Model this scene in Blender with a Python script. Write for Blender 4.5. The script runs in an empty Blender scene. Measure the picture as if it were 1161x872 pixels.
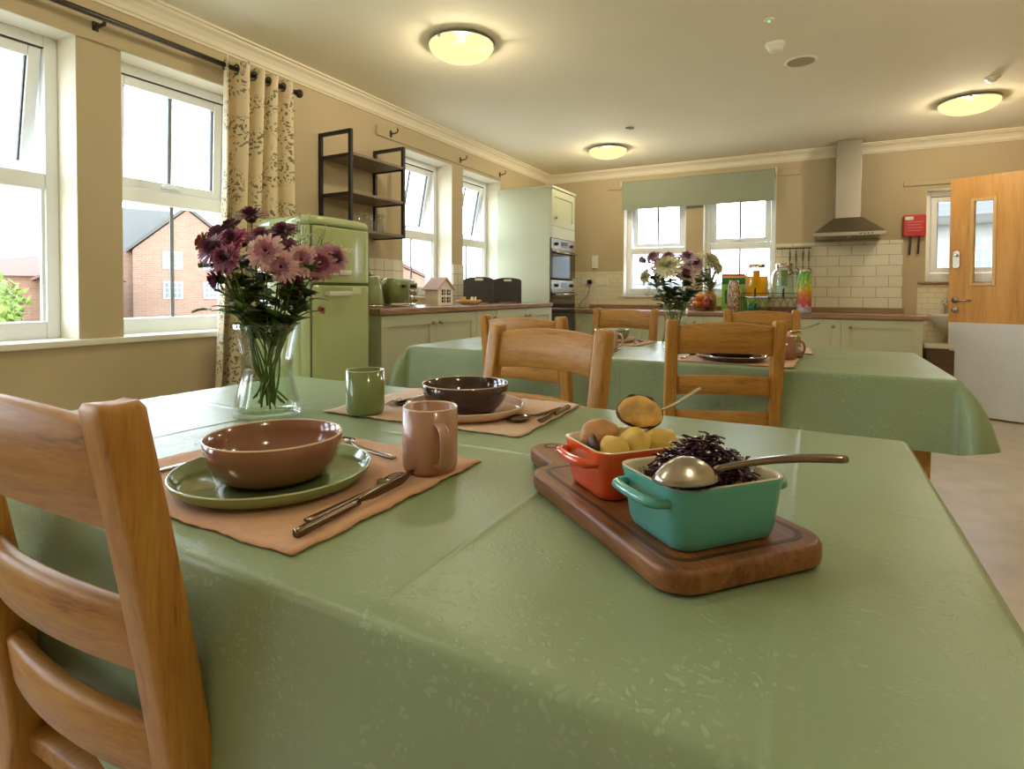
import bpy, bmesh, math, random
from math import sin, cos, pi, radians, hypot, atan2, sqrt
from mathutils import Vector, Matrix, noise
random.seed(7)
SC = bpy.context.scene
COL = SC.collection

# ------------------------------------------------------------------ materials
def lin(c):
    return tuple(((v/255)/12.92 if v/255 <= .04045 else ((v/255+.055)/1.055)**2.4) for v in c) + (1.0,)

class NT:
    def __init__(s, name):
        s.m = bpy.data.materials.new(name); s.m.use_nodes = True
        s.t = s.m.node_tree; s.t.nodes.clear()
        s.out = s.n('ShaderNodeOutputMaterial')
    def n(s, typ, **kw):
        nd = s.t.nodes.new(typ)
        for k, v in kw.items():
            if k in nd.inputs: nd.inputs[k].default_value = v
            else: setattr(nd, k, v)
        return nd
    def l(s, a, b): s.t.links.new(a, b)
    def coords(s, scale=(1, 1, 1), rot=(0, 0, 0), kind='Object'):
        tc = s.n('ShaderNodeTexCoord'); mp = s.n('ShaderNodeMapping')
        mp.inputs['Scale'].default_value = scale; mp.inputs['Rotation'].default_value = rot
        s.l(tc.outputs[kind], mp.inputs['Vector']); return mp.outputs['Vector']
    def ramp(s, fac, stops):
        r = s.n('ShaderNodeValToRGB'); e = r.color_ramp.elements
        while len(e) < len(stops): e.new(.5)
        for el, (p, c) in zip(e, stops): el.position = p; el.color = c
        s.l(fac, r.inputs['Fac']); return r.outputs['Color']
    def bsdf(s, **kw):
        b = s.n('ShaderNodeBsdfPrincipled')
        for k, v in kw.items(): b.inputs[k].default_value = v
        s.l(b.outputs[0], s.out.inputs['Surface']); return b
    def bump(s, h, b, strength=.2, dist=.01):
        bp = s.n('ShaderNodeBump', Strength=strength, Distance=dist)
        s.l(h, bp.inputs['Height']); s.l(bp.outputs[0], b.inputs['Normal'])

def plain(name, c, rough=.5, metal=0., var=.06, scale=8, bump=0., coat=0., spec=.5, sheen=0.):
    t = NT(name); b = t.bsdf(Roughness=rough, Metallic=metal)
    b.inputs['Specular IOR Level'].default_value = spec
    b.inputs['Coat Weight'].default_value = coat; b.inputs['Coat Roughness'].default_value = .06
    b.inputs['Sheen Weight'].default_value = sheen
    v = t.coords((scale,)*3)
    nz = t.n('ShaderNodeTexNoise', Scale=1.0, Detail=4.0); t.l(v, nz.inputs['Vector'])
    a = lin(c)
    lo = tuple(x*(1-var) for x in a[:3])+(1,); hi = tuple(min(1, x*(1+var)) for x in a[:3])+(1,)
    t.l(t.ramp(nz.outputs['Fac'], [(.3, lo), (.7, hi)]), b.inputs['Base Color'])
    if bump: 
        n2 = t.n('ShaderNodeTexNoise', Scale=12.0, Detail=6.0); t.l(v, n2.inputs['Vector'])
        t.bump(n2.outputs['Fac'], b, bump, .004)
    return t.m

def wood(name, c1, c2, axis='z', scale=1., rough=.45, bump=.12, coat=.0, dark=None):
    t = NT(name); b = t.bsdf(Roughness=rough); b.inputs['Coat Weight'].default_value = coat
    b.inputs['Coat Roughness'].default_value = .2
    sx = {'x': (1.2, 14, 14), 'y': (14, 1.2, 14), 'z': (14, 14, 1.2)}[axis]
    v = t.coords(tuple(k*scale for k in sx))
    n1 = t.n('ShaderNodeTexNoise', Scale=1.0, Detail=5.0, Distortion=.8); t.l(v, n1.inputs['Vector'])
    v2 = t.coords(tuple(k*scale*5 for k in sx))
    n2 = t.n('ShaderNodeTexNoise', Scale=1.0, Detail=3.0, Distortion=.3); t.l(v2, n2.inputs['Vector'])
    mx = t.n('ShaderNodeMix', data_type='FLOAT'); mx.inputs[0].default_value = .4
    t.l(n1.outputs['Fac'], mx.inputs[2]); t.l(n2.outputs['Fac'], mx.inputs[3])
    d = dark or tuple(k*.55 for k in c1)
    col = t.ramp(mx.outputs[0], [(.3, lin(d)), (.42, lin(c1)), (.62, lin(c2))])
    t.l(col, b.inputs['Base Color']); t.bump(mx.outputs[0], b, bump, .004)
    return t.m

def glassy(name, tint=(1, 1, 1), base=.03, edge=.75, rough=.02, ior=1.45, milky=0., milk=(1, 1, 1)):
    """thin clear sheet: see-through straight on, mirror-like at grazing angles"""
    t = NT(name)
    tr = t.n('ShaderNodeBsdfTransparent', Color=tint+(1,)); gl = t.n('ShaderNodeBsdfGlossy', Roughness=rough)
    lw = t.n('ShaderNodeLayerWeight', Blend=.35)
    mr = t.n('ShaderNodeMapRange'); mr.inputs['To Min'].default_value = base; mr.inputs['To Max'].default_value = edge
    t.l(lw.outputs['Facing'], mr.inputs['Value'])
    pw = t.n('ShaderNodeMath', operation='POWER'); pw.inputs[1].default_value = 1.6; t.l(mr.outputs[0], pw.inputs[0])
    mx = t.n('ShaderNodeMixShader'); t.l(pw.outputs[0], mx.inputs[0]); t.l(tr.outputs[0], mx.inputs[1]); t.l(gl.outputs[0], mx.inputs[2])
    last = mx
    if milky:
        df = t.n('ShaderNodeBsdfTranslucent', Color=milk+(1,)); d2 = t.n('ShaderNodeBsdfDiffuse', Color=milk+(1,))
        ad = t.n('ShaderNodeMixShader'); ad.inputs[0].default_value = .5
        t.l(df.outputs[0], ad.inputs[1]); t.l(d2.outputs[0], ad.inputs[2])
        m2 = t.n('ShaderNodeMixShader'); m2.inputs[0].default_value = milky
        t.l(mx.outputs[0], m2.inputs[1]); t.l(ad.outputs[0], m2.inputs[2]); last = m2
    t.l(last.outputs[0], t.out.inputs['Surface']); return t.m

def tile_mat(name, c, plane, grout=(150, 140, 110), w=.2, h=.1, off=.5):
    t = NT(name); b = t.bsdf(Roughness=.18)
    tc = t.n('ShaderNodeTexCoord'); sp = t.n('ShaderNodeSeparateXYZ'); cb = t.n('ShaderNodeCombineXYZ')
    t.l(tc.outputs['Object'], sp.inputs[0]); t.l(sp.outputs[plane[0].upper()], cb.inputs[0]); t.l(sp.outputs[plane[1].upper()], cb.inputs[1])
    br = t.n('ShaderNodeTexBrick', Scale=1.0); br.offset = off
    br.inputs['Brick Width'].default_value = w; br.inputs['Row Height'].default_value = h
    br.inputs['Mortar Size'].default_value = .0028; br.inputs['Mortar Smooth'].default_value = .6
    a = lin(c); br.inputs['Color1'].default_value = a; br.inputs['Color2'].default_value = tuple(x*.95 for x in a[:3])+(1,)
    br.inputs['Mortar'].default_value = lin(grout)
    t.l(cb.outputs[0], br.inputs['Vector']); t.l(br.outputs['Color'], b.inputs['Base Color'])
    iv = t.n('ShaderNodeMath', operation='SUBTRACT'); iv.inputs[0].default_value = 1.; t.l(br.outputs['Fac'], iv.inputs[1])
    t.bump(iv.outputs[0], b, .5, .004); return t.m

def emit(name, c, s):
    t = NT(name); e = t.n('ShaderNodeEmission', Color=c+(1,), Strength=s); t.l(e.outputs[0], t.out.inputs['Surface']); return t.m

def cells(name, cols, scale, rough=.15, seed_axis=None, lead=(60, 50, 45)):
    """mosaic of coloured chips; with seed_axis the colours come in bands along z"""
    t = NT(name); b = t.bsdf(Roughness=rough)
    v = t.coords((scale, scale, scale*.62))
    vo = t.n('ShaderNodeTexVoronoi', Scale=1.0); t.l(v, vo.inputs['Vector'])
    if seed_axis:
        tc = t.n('ShaderNodeTexCoord'); sp = t.n('ShaderNodeSeparateXYZ'); t.l(tc.outputs['Object'], sp.inputs[0])
        mr = t.n('ShaderNodeMapRange'); mr.inputs['From Max'].default_value = seed_axis; t.l(sp.outputs['Z'], mr.inputs['Value'])
        s2 = t.n('ShaderNodeSeparateXYZ'); t.l(vo.outputs['Color'], s2.inputs[0])
        ma = t.n('ShaderNodeMath', operation='MULTIPLY_ADD'); ma.inputs[1].default_value = .16
        t.l(s2.outputs[0], ma.inputs[0]); t.l(mr.outputs[0], ma.inputs[2]); fac = ma.outputs[0]
    else:
        s2 = t.n('ShaderNodeSeparateXYZ'); t.l(vo.outputs['Color'], s2.inputs[0]); fac = s2.outputs[0]
    n = len(cols)
    col = t.ramp(fac, [(i/(n-1), lin(c)) for i, c in enumerate(cols)])
    ve = t.n('ShaderNodeTexVoronoi', Scale=1.0, feature='DISTANCE_TO_EDGE'); t.l(v, ve.inputs['Vector'])
    ed = t.ramp(ve.outputs['Distance'], [(.0, (0, 0, 0, 1)), (.07, (1, 1, 1, 1))])
    mx = t.n('ShaderNodeMix', data_type='RGBA'); t.l(ed, mx.inputs[0]); mx.inputs[6].default_value = lin(lead); t.l(col, mx.inputs[7])
    t.l(mx.outputs[2], b.inputs['Base Color'])
    b.inputs['Transmission Weight'].default_value = .25
    return t.m

def cloth_mat(name):
    t = NT(name); b = t.bsdf(Roughness=.4); b.inputs['Specular IOR Level'].default_value = .36
    v = t.coords((1, 1, 1))
    # damask: leafy sprays, glossy on matt
    n0 = t.n('ShaderNodeTexNoise', Scale=24.0, Detail=2.0); t.l(v, n0.inputs['Vector'])
    mxv = t.n('ShaderNodeMix', data_type='RGBA', blend_type='ADD'); mxv.inputs[0].default_value = .055
    t.l(v, mxv.inputs[6]); t.l(n0.outputs['Color'], mxv.inputs[7])
    vo = t.n('ShaderNodeTexVoronoi', Scale=105.0); t.l(mxv.outputs[2], vo.inputs['Vector'])
    n9 = t.n('ShaderNodeTexNoise', Scale=70.0, Detail=3.0); t.l(v, n9.inputs['Vector'])
    a9 = t.n('ShaderNodeMath', operation='MULTIPLY_ADD'); a9.inputs[1].default_value = .55; t.l(n9.outputs['Fac'], a9.inputs[0]); t.l(vo.outputs['Distance'], a9.inputs[2])
    leaf = t.ramp(a9.outputs[0], [(.50, (1, 1, 1, 1)), (.62, (0, 0, 0, 1))])
    big = t.n('ShaderNodeTexNoise', Scale=11.0, Detail=2.5, Roughness=.6); t.l(v, big.inputs['Vector'])
    spray = t.ramp(big.outputs['Fac'], [(.42, (.06, .06, .06, 1)), (.60, (.9, .9, .9, 1))])
    ml = t.n('ShaderNodeMix', data_type='RGBA', blend_type='MULTIPLY'); ml.inputs[0].default_value = 1.
    t.l(leaf, ml.inputs[6]); t.l(spray, ml.inputs[7])
    pat = ml.outputs[2]
    n1 = t.n('ShaderNodeTexNoise', Scale=3.0, Detail=3.0); t.l(v, n1.inputs['Vector'])
    base = t.ramp(n1.outputs['Fac'], [(.3, lin(CLOTH_A)), (.7, lin(CLOTH_B))])
    mc = t.n('ShaderNodeMix', data_type='RGBA'); t.l(pat, mc.inputs[0]); t.l(base, mc.inputs[6]); mc.inputs[7].default_value = lin(CLOTH_P)
    t.l(mc.outputs[2], b.inputs['Base Color'])
    rr = t.n('ShaderNodeMapRange'); rr.inputs['To Min'].default_value = .36; rr.inputs['To Max'].default_value = .62
    t.l(pat, rr.inputs['Value']); t.l(rr.outputs[0], b.inputs['Roughness'])
    nb = t.n('ShaderNodeTexNoise', Scale=420.0, Detail=2.0); t.l(v, nb.inputs['Vector'])
    nc = t.n('ShaderNodeTexNoise', Scale=26.0, Detail=3.0); t.l(v, nc.inputs['Vector'])
    ad = t.n('ShaderNodeMath', operation='MULTIPLY_ADD'); ad.inputs[1].default_value = .22
    t.l(nb.outputs['Fac'], ad.inputs[0]); t.l(nc.outputs['Fac'], ad.inputs[2])
    ae = t.n('ShaderNodeMath', operation='MULTIPLY_ADD'); ae.inputs[1].default_value = .35; t.l(pat, ae.inputs[0]); t.l(ad.outputs[0], ae.inputs[2])
    t.bump(ae.outputs[0], b, .26, .004); return t.m

def curtain_mat(name):
    t = NT(name); b = t.bsdf(Roughness=.85); b.inputs['Sheen Weight'].default_value = .2
    v = t.coords((1, 1, 1))
    n0 = t.n('ShaderNodeTexNoise', Scale=10.0, Detail=2.0); t.l(v, n0.inputs['Vector'])
    mxv = t.n('ShaderNodeMix', data_type='RGBA', blend_type='ADD'); mxv.inputs[0].default_value = .12
    t.l(v, mxv.inputs[6]); t.l(n0.outputs['Color'], mxv.inputs[7])
    vo = t.n('ShaderNodeTexVoronoi', Scale=48.0); t.l(mxv.outputs[2], vo.inputs['Vector'])
    leaf = t.ramp(vo.outputs['Distance'], [(.36, (1, 1, 1, 1)), (.46, (0, 0, 0, 1))])
    big = t.n('ShaderNodeTexNoise', Scale=6.5, Detail=1.0); t.l(v, big.inputs['Vector'])
    sp = t.ramp(big.outputs['Fac'], [(.42, (0, 0, 0, 1)), (.52, (1, 1, 1, 1))])
    ml = t.n('ShaderNodeMix', data_type='RGBA', blend_type='MULTIPLY'); ml.inputs[0].default_value = 1.
    t.l(leaf, ml.inputs[6]); t.l(sp, ml.inputs[7])
    mc = t.n('ShaderNodeMix', data_type='RGBA'); t.l(ml.outputs[2], mc.inputs[0])
    mc.inputs[6].default_value = lin((226, 210, 176)); mc.inputs[7].default_value = lin((128, 124, 92))
    t.l(mc.outputs[2], b.inputs['Base Color'])
    return t.m

def brick_mat(name, c, mort):
    t = NT(name); b = t.bsdf(Roughness=.9)
    tc = t.n('ShaderNodeTexCoord'); sp = t.n('ShaderNodeSeparateXYZ'); cb = t.n('ShaderNodeCombineXYZ'); ad = t.n('ShaderNodeMath', operation='ADD')
    t.l(tc.outputs['Object'], sp.inputs[0]); t.l(sp.outputs['X'], ad.inputs[0]); t.l(sp.outputs['Y'], ad.inputs[1]); t.l(ad.outputs[0], cb.inputs[0]); t.l(sp.outputs['Z'], cb.inputs[1])
    br = t.n('ShaderNodeTexBrick', Scale=1.0); br.inputs['Brick Width'].default_value = .45; br.inputs['Row Height'].default_value = .15; br.inputs['Mortar Size'].default_value = .012
    a = lin(c); br.inputs['Color1'].default_value = a; br.inputs['Color2'].default_value = tuple(x*.8 for x in a[:3])+(1,); br.inputs['Mortar'].default_value = lin(mort)
    t.l(cb.outputs[0], br.inputs['Vector']); t.l(br.outputs['Color'], b.inputs['Base Color']); return t.m

def rows_mat(name, c, axis='Z', pitch=.2):
    t = NT(name); b = t.bsdf(Roughness=.85)
    v = t.coords((1, 1, 1)); w = t.n('ShaderNodeTexWave', Scale=1/pitch/6.28*3.14, bands_direction=axis, wave_profile='SAW'); t.l(v, w.inputs['Vector'])
    a = lin(c); t.l(t.ramp(w.outputs['Fac'], [(.0, tuple(x*.8 for x in a[:3])+(1,)), (.4, a)]), b.inputs['Base Color']); return t.m

CLOTH_A, CLOTH_B, CLOTH_P = (138, 156, 120), (144, 162, 126), (158, 174, 140)
M = {}
def mk():
    M['wall'] = plain('wall_paint', (192, 175, 140), .8, var=.03, scale=3, bump=.03)
    M['ceil'] = plain('ceiling_paint', (250, 243, 220), .85, var=.02, scale=2)
    M['coving'] = plain('coving_paint', (238, 228, 202), .7, var=.02)
    M['floor'] = plain('vinyl_floor', (206, 194, 180), .35, var=.10, scale=7, bump=.03)
    M['upvc'] = plain('white_window_plastic', (246, 250, 252), .35, var=.01)
    M['daylit_facing'] = plain('cream_daylit_reveal', (226, 218, 196), .7, var=.01)  # paler than the wall: daylight on the reveals put into the colour
    M['sill'] = plain('sill_paint', (232, 228, 212), .45, var=.02)
    M['gasket'] = plain('grey_gasket', (60, 62, 62), .6)
    M['bar'] = plain('grey_glazing_bar', (120, 126, 128), .5)
    M['pane'] = glassy('window_glass', base=.04, edge=.55)
    for a in 'xyz':
        M['oak'+a] = wood('oak_grain_'+a, (166, 114, 44), (184, 136, 60), a, 4.2, .46, .12, coat=.0, dark=(128, 82, 26))
        M['cab'+a] = plain('painted_cabinet_'+a, (186, 188, 156), .45, var=.02, scale=3)
        M['top'+a] = wood('walnut_worktop_'+a, (138, 106, 78), (164, 130, 100), a, 1., .25, .03, coat=.2, dark=(112, 82, 58))
    M['tabletop'] = M['oakx']
    M['board'] = wood('board_acacia', (112, 68, 34), (146, 94, 52), 'y', 3.2, .42, .2, dark=(62, 34, 16))
    M['groove'] = wood('board_groove_dark', (64, 36, 18), (80, 48, 26), 'y', 2, .5, .1)
    M['doorwood'] = wood('door_oak_veneer', (206, 150, 72), (222, 168, 90), 'z', .9, .4, .03, dark=(186, 130, 58))
    M['bead'] = wood('door_bead_oak', (214, 172, 108), (226, 186, 124), 'z', 1., .4, .03, dark=(190, 146, 84))
    M['kick'] = plain('kick_plate_grey', (228, 234, 240), .35, var=.02)
    M['cloth'] = cloth_mat('green_damask_oilcloth')
    M['mat'] = plain('peach_linen', (206, 160, 124), .9, var=.05, scale=60, bump=.25, sheen=.2)
    M['matpale'] = plain('pale_peach_linen', (214, 180, 150), .9, var=.05, scale=60, bump=.25, sheen=.2)
    M['green_cer'] = plain('sage_glaze', (122, 138, 84), .12, var=.04, scale=10, coat=.6)
    M['pink_cer'] = plain('dusty_pink_glaze', (176, 134, 112), .25, var=.05, scale=14, coat=.3)
    M['pinkpale'] = plain('pale_pink_glaze', (204, 170, 150), .16, var=.04, scale=10, coat=.5)
    M['brown_cer'] = plain('terracotta_glaze', (142, 96, 74), .14, var=.05, scale=10, coat=.6)
    M['dark_cer'] = plain('aubergine_glaze', (62, 40, 38), .1, var=.05, scale=10, coat=.7)
    M['rim'] = plain('cream_glaze_edge', (222, 204, 176), .2, var=.03, coat=.4)
    M['rimgreen'] = plain('pale_green_glaze_edge', (188, 194, 150), .2, var=.03, coat=.4)
    M['steel'] = plain('brushed_steel', (176, 168, 156), .22, 1., var=.04, scale=30)
    M['darksteel'] = plain('dark_steel', (120, 104, 88), .2, 1., var=.04, scale=30)
    M['hoodsteel'] = plain('hood_steel', (158, 150, 136), .34, 1., var=.03, scale=4)
    M['chrome'] = plain('chrome', (225, 225, 225), .06, 1., var=.0)
    M['handle'] = plain('bright_handle', (226, 226, 222), .3, .45, var=.01)
    M['black'] = plain('black_metal', (30, 29, 28), .5, var=.05)
    M['blackplastic'] = plain('black_plastic', (24, 24, 24), .35)
    M['teal'] = plain('teal_enamel', (84, 160, 148), .14, var=.04, coat=.6)
    M['red'] = plain('orange_red_enamel', (224, 84, 34), .14, var=.05, coat=.6)
    M['cream_cer'] = plain('cream_inner_glaze', (224, 216, 190), .2, var=.03, coat=.4)
    M['potato'] = plain('potato_flesh', (216, 182, 92), .4, var=.10, scale=40, bump=.2)
    M['potskin'] = plain('potato_skin', (196, 146, 98), .45, var=.15, scale=40, bump=.2)
    M['roast'] = plain('roast_slice', (208, 164, 88), .4, var=.45, scale=45, bump=.3)
    M['char'] = plain('charred_edge', (66, 32, 14), .5, var=.3, scale=50)
    M['cabbage'] = plain('red_cabbage', (60, 28, 42), .28, var=.5, scale=60)
    M['vase'] = glassy('clear_glass', (.97, .99, .97), .05, .95)
    M['water'] = glassy('vase_water', (.93, .98, .93), .02, .35)
    M['stem'] = plain('flower_stem', (84, 112, 44), .5, var=.15, scale=30)
    M['leaf'] = plain('flower_leaf', (58, 84, 34), .5, var=.25, scale=30)
    M['leaflight'] = plain('young_leaf', (108, 136, 52), .5, var=.2, scale=30)
    M['bud'] = plain('gypsophila_bud', (204, 204, 168), .6)
    for k, c in dict(purple=(112, 40, 88), magenta=(166, 58, 116), mauve=(156, 86, 122), pink=(228, 190, 196), rose=(192, 136, 158), rust=(168, 84, 70), lilac=(226, 198, 220), white=(236, 234, 204), cream=(214, 214, 166)).items():
        M['pet_'+k] = plain(k+'_petals', c, .6, var=.12, scale=40, sheen=.2)
    M['disc'] = plain('dark_flower_centre', (84, 24, 40), .7, var=.2, scale=60)
    M['discg'] = plain('green_flower_centre', (156, 160, 70), .7, var=.2, scale=60)
    M['fridge'] = plain('sage_fridge_enamel', (176, 190, 136), .16, var=.02, coat=.5)
    M['seal'] = plain('door_seal', (92, 100, 60), .6)
    M['sticker'] = plain('pale_sticker', (204, 208, 160), .5)
    M['shelfwood'] = wood('grey_shelf_board', (116, 100, 78), (136, 118, 92), 'y', 1., .5, .05, dark=(96, 82, 62))
    M['curtain'] = curtain_mat('floral_curtain')
    M['rod'] = plain('gunmetal_rod', (74, 68, 60), .35, .8)
    M['blind'] = plain('sage_blind', (150, 158, 136), .8, var=.02, scale=5, bump=.05)
    M['tileb'] = tile_mat('cream_tile_back', (236, 230, 204), 'xz')
    M['tilel'] = tile_mat('cream_tile_left', (232, 226, 200), 'yz', w=.1, h=.1, off=0.)
    M['tilem'] = tile_mat('small_cream_tile', (232, 224, 196), 'xz', grout=(205, 192, 152), w=.1, h=.05)
    M['white'] = plain('white_plastic', (232, 228, 212), .4, var=.02)
    M['redbox'] = plain('red_plastic_case', (196, 34, 36), .35, var=.04)
    M['ovenglass'] = plain('black_oven_glass', (20, 20, 22), .06, coat=.6)
    M['charcoal'] = plain('charcoal_board', (56, 56, 54), .55, var=.05)
    M['housewhite'] = plain('white_painted_wood', (244, 238, 226), .6)
    M['houseroof'] = plain('pink_brown_roof', (206, 168, 146), .6)
    M['kettle'] = plain('sage_appliance', (132, 148, 96), .18, var=.03, coat=.5)
    M['juice'] = glassy('orange_juice', (1., .6, .1), .03, .3, milky=.85, milk=(.96, .60, .02))
    M['cucwater'] = glassy('mint_water', (.93, .97, .88), .03, .3, milky=.22, milk=(.8, .84, .66))
    M['herb'] = plain('green_herb', (120, 140, 70), .5, var=.3, scale=40)
    M['orangeslice'] = plain('orange_slices', (226, 150, 50), .4, var=.2, scale=40)
    M['carton'] = plain('green_carton', (150, 205, 70), .5, var=.03)
    M['cartond'] = plain('dark_green_print', (34, 110, 56), .5)
    M['cartonr'] = plain('red_print', (196, 70, 52), .5)
    M['cartony'] = plain('yellow_print', (222, 190, 96), .5)
    M['moswhite'] = cells('mosaic_white_red', [(236, 226, 200), (180, 60, 60), (240, 232, 208), (176, 140, 60), (238, 228, 204), (120, 60, 70), (240, 234, 214)], 62)
    M['mosrainbow'] = cells('mosaic_rainbow', [(196, 206, 226), (206, 212, 226), (220, 96, 84), (226, 110, 90), (232, 170, 60), (230, 200, 60), (150, 200, 70), (110, 190, 60)], 62, seed_axis=.36)
    M['fruitorange'] = plain('orange_peel', (216, 122, 40), .4, var=.15, scale=40, bump=.2)
    M['fruitred'] = plain('red_apple_skin', (168, 58, 44), .3, var=.2, scale=20)
    M['pine'] = plain('pineapple_skin', (166, 122, 60), .6, var=.35, scale=60, bump=.5)
    M['pineleaf'] = plain('pineapple_leaf', (122, 124, 86), .6, var=.2, scale=30)
    M['glassjar'] = glassy('jar_glass', (.96, .98, .98), .06, .9)
    M['greenpot'] = plain('green_enamel_pot', (30, 104, 74), .25)
    M['brickA'] = brick_mat('salmon_brick', (124, 92, 72), (128, 112, 96))
    M['brickB'] = brick_mat('orange_brick', (130, 94, 70), (128, 112, 96))
    M['roofA'] = rows_mat('weathered_roof', (74, 70, 62), 'Z', .3)
    M['roofB'] = rows_mat('terracotta_roof', (96, 66, 50), 'Z', .3)
    M['render'] = plain('pale_render', (120, 118, 112), .9)
    M['extwhite'] = plain('white_joinery', (140, 140, 138), .5)
    M['extglass'] = plain('house_window_glass', (84, 92, 96), .1)
    M['asphalt'] = plain('pale_paving', (188, 180, 164), .9, var=.05, scale=1)
    M['bush'] = plain('sunny_foliage', (96, 112, 36), .6, var=.3, scale=3)
    M['brownboard'] = wood('low_shelf_brown', (92, 66, 46), (108, 80, 58), 'x', 1., .5, .05)
    M['dome'] = None
mk()

def dome_mat():
    t = NT('warm_glass_dome')
    em = t.n('ShaderNodeEmission', Color=(1., .83, .38, 1), Strength=1.5); tr = t.n('ShaderNodeBsdfTransparent', Color=(1, .93, .75, 1))
    gl = t.n('ShaderNodeBsdfGlossy', Roughness=.1)
    mx = t.n('ShaderNodeMixShader'); mx.inputs[0].default_value = .32
    t.l(em.outputs[0], mx.inputs[1]); t.l(tr.outputs[0], mx.inputs[2])
    t.l(mx.outputs[0], t.out.inputs['Surface']); return t.m
M['dome'] = dome_mat()

# ------------------------------------------------------------------ mesh helpers
def link(o):
    COL.objects.link(o); return o

def obj(name, bm, mat, parent=None, smooth=False, loc=(0, 0, 0), bevel=0., seg=2, sub=0, rot=None):
    me = bpy.data.meshes.new(name)
    bmesh.ops.recalc_face_normals(bm, faces=bm.faces[:])
    bm.to_mesh(me); bm.free()
    for m in (mat if isinstance(mat, (list, tuple)) else [mat]): me.materials.append(m)
    o = link(bpy.data.objects.new(name, me)); o.location = loc
    if rot: o.rotation_euler = rot
    if parent: o.parent = parent
    if smooth:
        for p in me.polygons: p.use_smooth = True
    if bevel:
        b = o.modifiers.new('bevel', 'BEVEL'); b.width = bevel; b.segments = seg; b.limit_method = 'ANGLE'; b.angle_limit = radians(40)
        for p in me.polygons: p.use_smooth = True
        w = o.modifiers.new('wn', 'WEIGHTED_NORMAL'); w.keep_sharp = True
    if sub:
        s = o.modifiers.new('sub', 'SUBSURF'); s.levels = sub; s.render_levels = sub
    return o

def tag(o, label, cat, group=None, kind=None):
    if label: o['label'] = label
    if cat: o['category'] = cat
    if group: o['group'] = group
    if kind: o['kind'] = kind
    return o

def thing(name, label, cat, loc=(0, 0, 0), rz=0., group=None, kind=None):
    o = link(bpy.data.objects.new(name, None)); o.location = loc; o.rotation_euler = (0, 0, rz)
    o.empty_display_size = .05
    return tag(o, label, cat, group, kind)

def struct(name, bm, mat, **kw):
    o = obj(name, bm, mat, **kw); o['kind'] = 'structure'; return o

def dup(root, loc, rz, label=None, group=None):
    r = root.copy(); COL.objects.link(r); r.location = loc; r.rotation_euler = (0, 0, rz)
    if label: r['label'] = label
    if group: r['group'] = group
    for ch in list(root.children):
        c = ch.copy(); COL.objects.link(c); c.parent = r
        for g in ch.children:
            d = g.copy(); COL.objects.link(d); d.parent = c
    return r

def B(): return bmesh.new()

def box(bm, x0, x1, y0, y1, z0, z1, mi=0):
    vs = [bm.verts.new(p) for p in ((x0, y0, z0), (x1, y0, z0), (x1, y1, z0), (x0, y1, z0), (x0, y0, z1), (x1, y0, z1), (x1, y1, z1), (x0, y1, z1))]
    for f in ((0, 3, 2, 1), (4, 5, 6, 7), (0, 1, 5, 4), (1, 2, 6, 5), (2, 3, 7, 6), (3, 0, 4, 7)):
        bm.faces.new([vs[i] for i in f]).material_index = mi
    return bm

def bx(*a): return box(B(), *a)

def lathe(bm, prof, n=40, c=(0, 0, 0), flute=0., nfl=16, mi=0, axis='z'):
    """prof: list of (r, z); closes on the axis where r == 0"""
    rings = []
    def P(r, z, a):
        x, y = r*cos(a), r*sin(a)
        if axis == 'z': q = (x, y, z)
        elif axis == 'x': q = (z, x, y)
        else: q = (x, -z, y)
        return (c[0]+q[0], c[1]+q[1], c[2]+q[2])
    for r, z in prof:
        if r < 1e-6: rings.append([bm.verts.new(P(0, z, 0))])
        else: rings.append([bm.verts.new(P(r*(1+flute*cos(nfl*2*pi*i/n)), z, 2*pi*i/n)) for i in range(n)])
    for A, Bq in zip(rings, rings[1:]):
        for i in range(n):
            j = (i+1) % n
            if len(A) == 1 and len(Bq) == 1: continue
            if len(A) == 1: f = [A[0], Bq[i], Bq[j]]
            elif len(Bq) == 1: f = [A[i], A[j], Bq[0]]
            else: f = [A[i], A[j], Bq[j], Bq[i]]
            bm.faces.new(f).material_index = mi
    return bm

def tube(bm, pts, r, n=8, closed=False, rr=None, mi=0):
    pts = [Vector(p) for p in pts]; N = len(pts); rings = []
    up = Vector((0, 0, 1)); prev = None
    for i, p in enumerate(pts):
        if closed: d = pts[(i+1) % N]-pts[i-1]
        else: d = pts[min(i+1, N-1)]-pts[max(i-1, 0)]
        d.normalize()
        if prev is None:
            a = d.cross(up)
            if a.length < 1e-3: a = d.cross(Vector((1, 0, 0)))
        else: a = prev-d*prev.dot(d)
        a.normalize(); prev = a; b = d.cross(a)
        ri = rr[i] if rr else r
        rings.append([bm.verts.new(p+(a*cos(2*pi*k/n)+b*sin(2*pi*k/n))*ri) for k in range(n)])
    m = N if closed else N-1
    for i in range(m):
        A, Bq = rings[i], rings[(i+1) % N]
        for k in range(n):
            bm.faces.new((A[k], A[(k+1) % n], Bq[(k+1) % n], Bq[k])).material_index = mi
    if not closed:
        bm.faces.new(rings[0][::-1]).material_index = mi; bm.faces.new(rings[-1]).material_index = mi
    return bm

def rod(bm, a, b, r, n=8): return tube(bm, [a, b], r, n)

def bez(p0, p1, p2, n=8):
    p0, p1, p2 = map(Vector, (p0, p1, p2))
    return [p0*(1-t)**2+p1*2*t*(1-t)+p2*t*t for t in [i/n for i in range(n+1)]]

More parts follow.
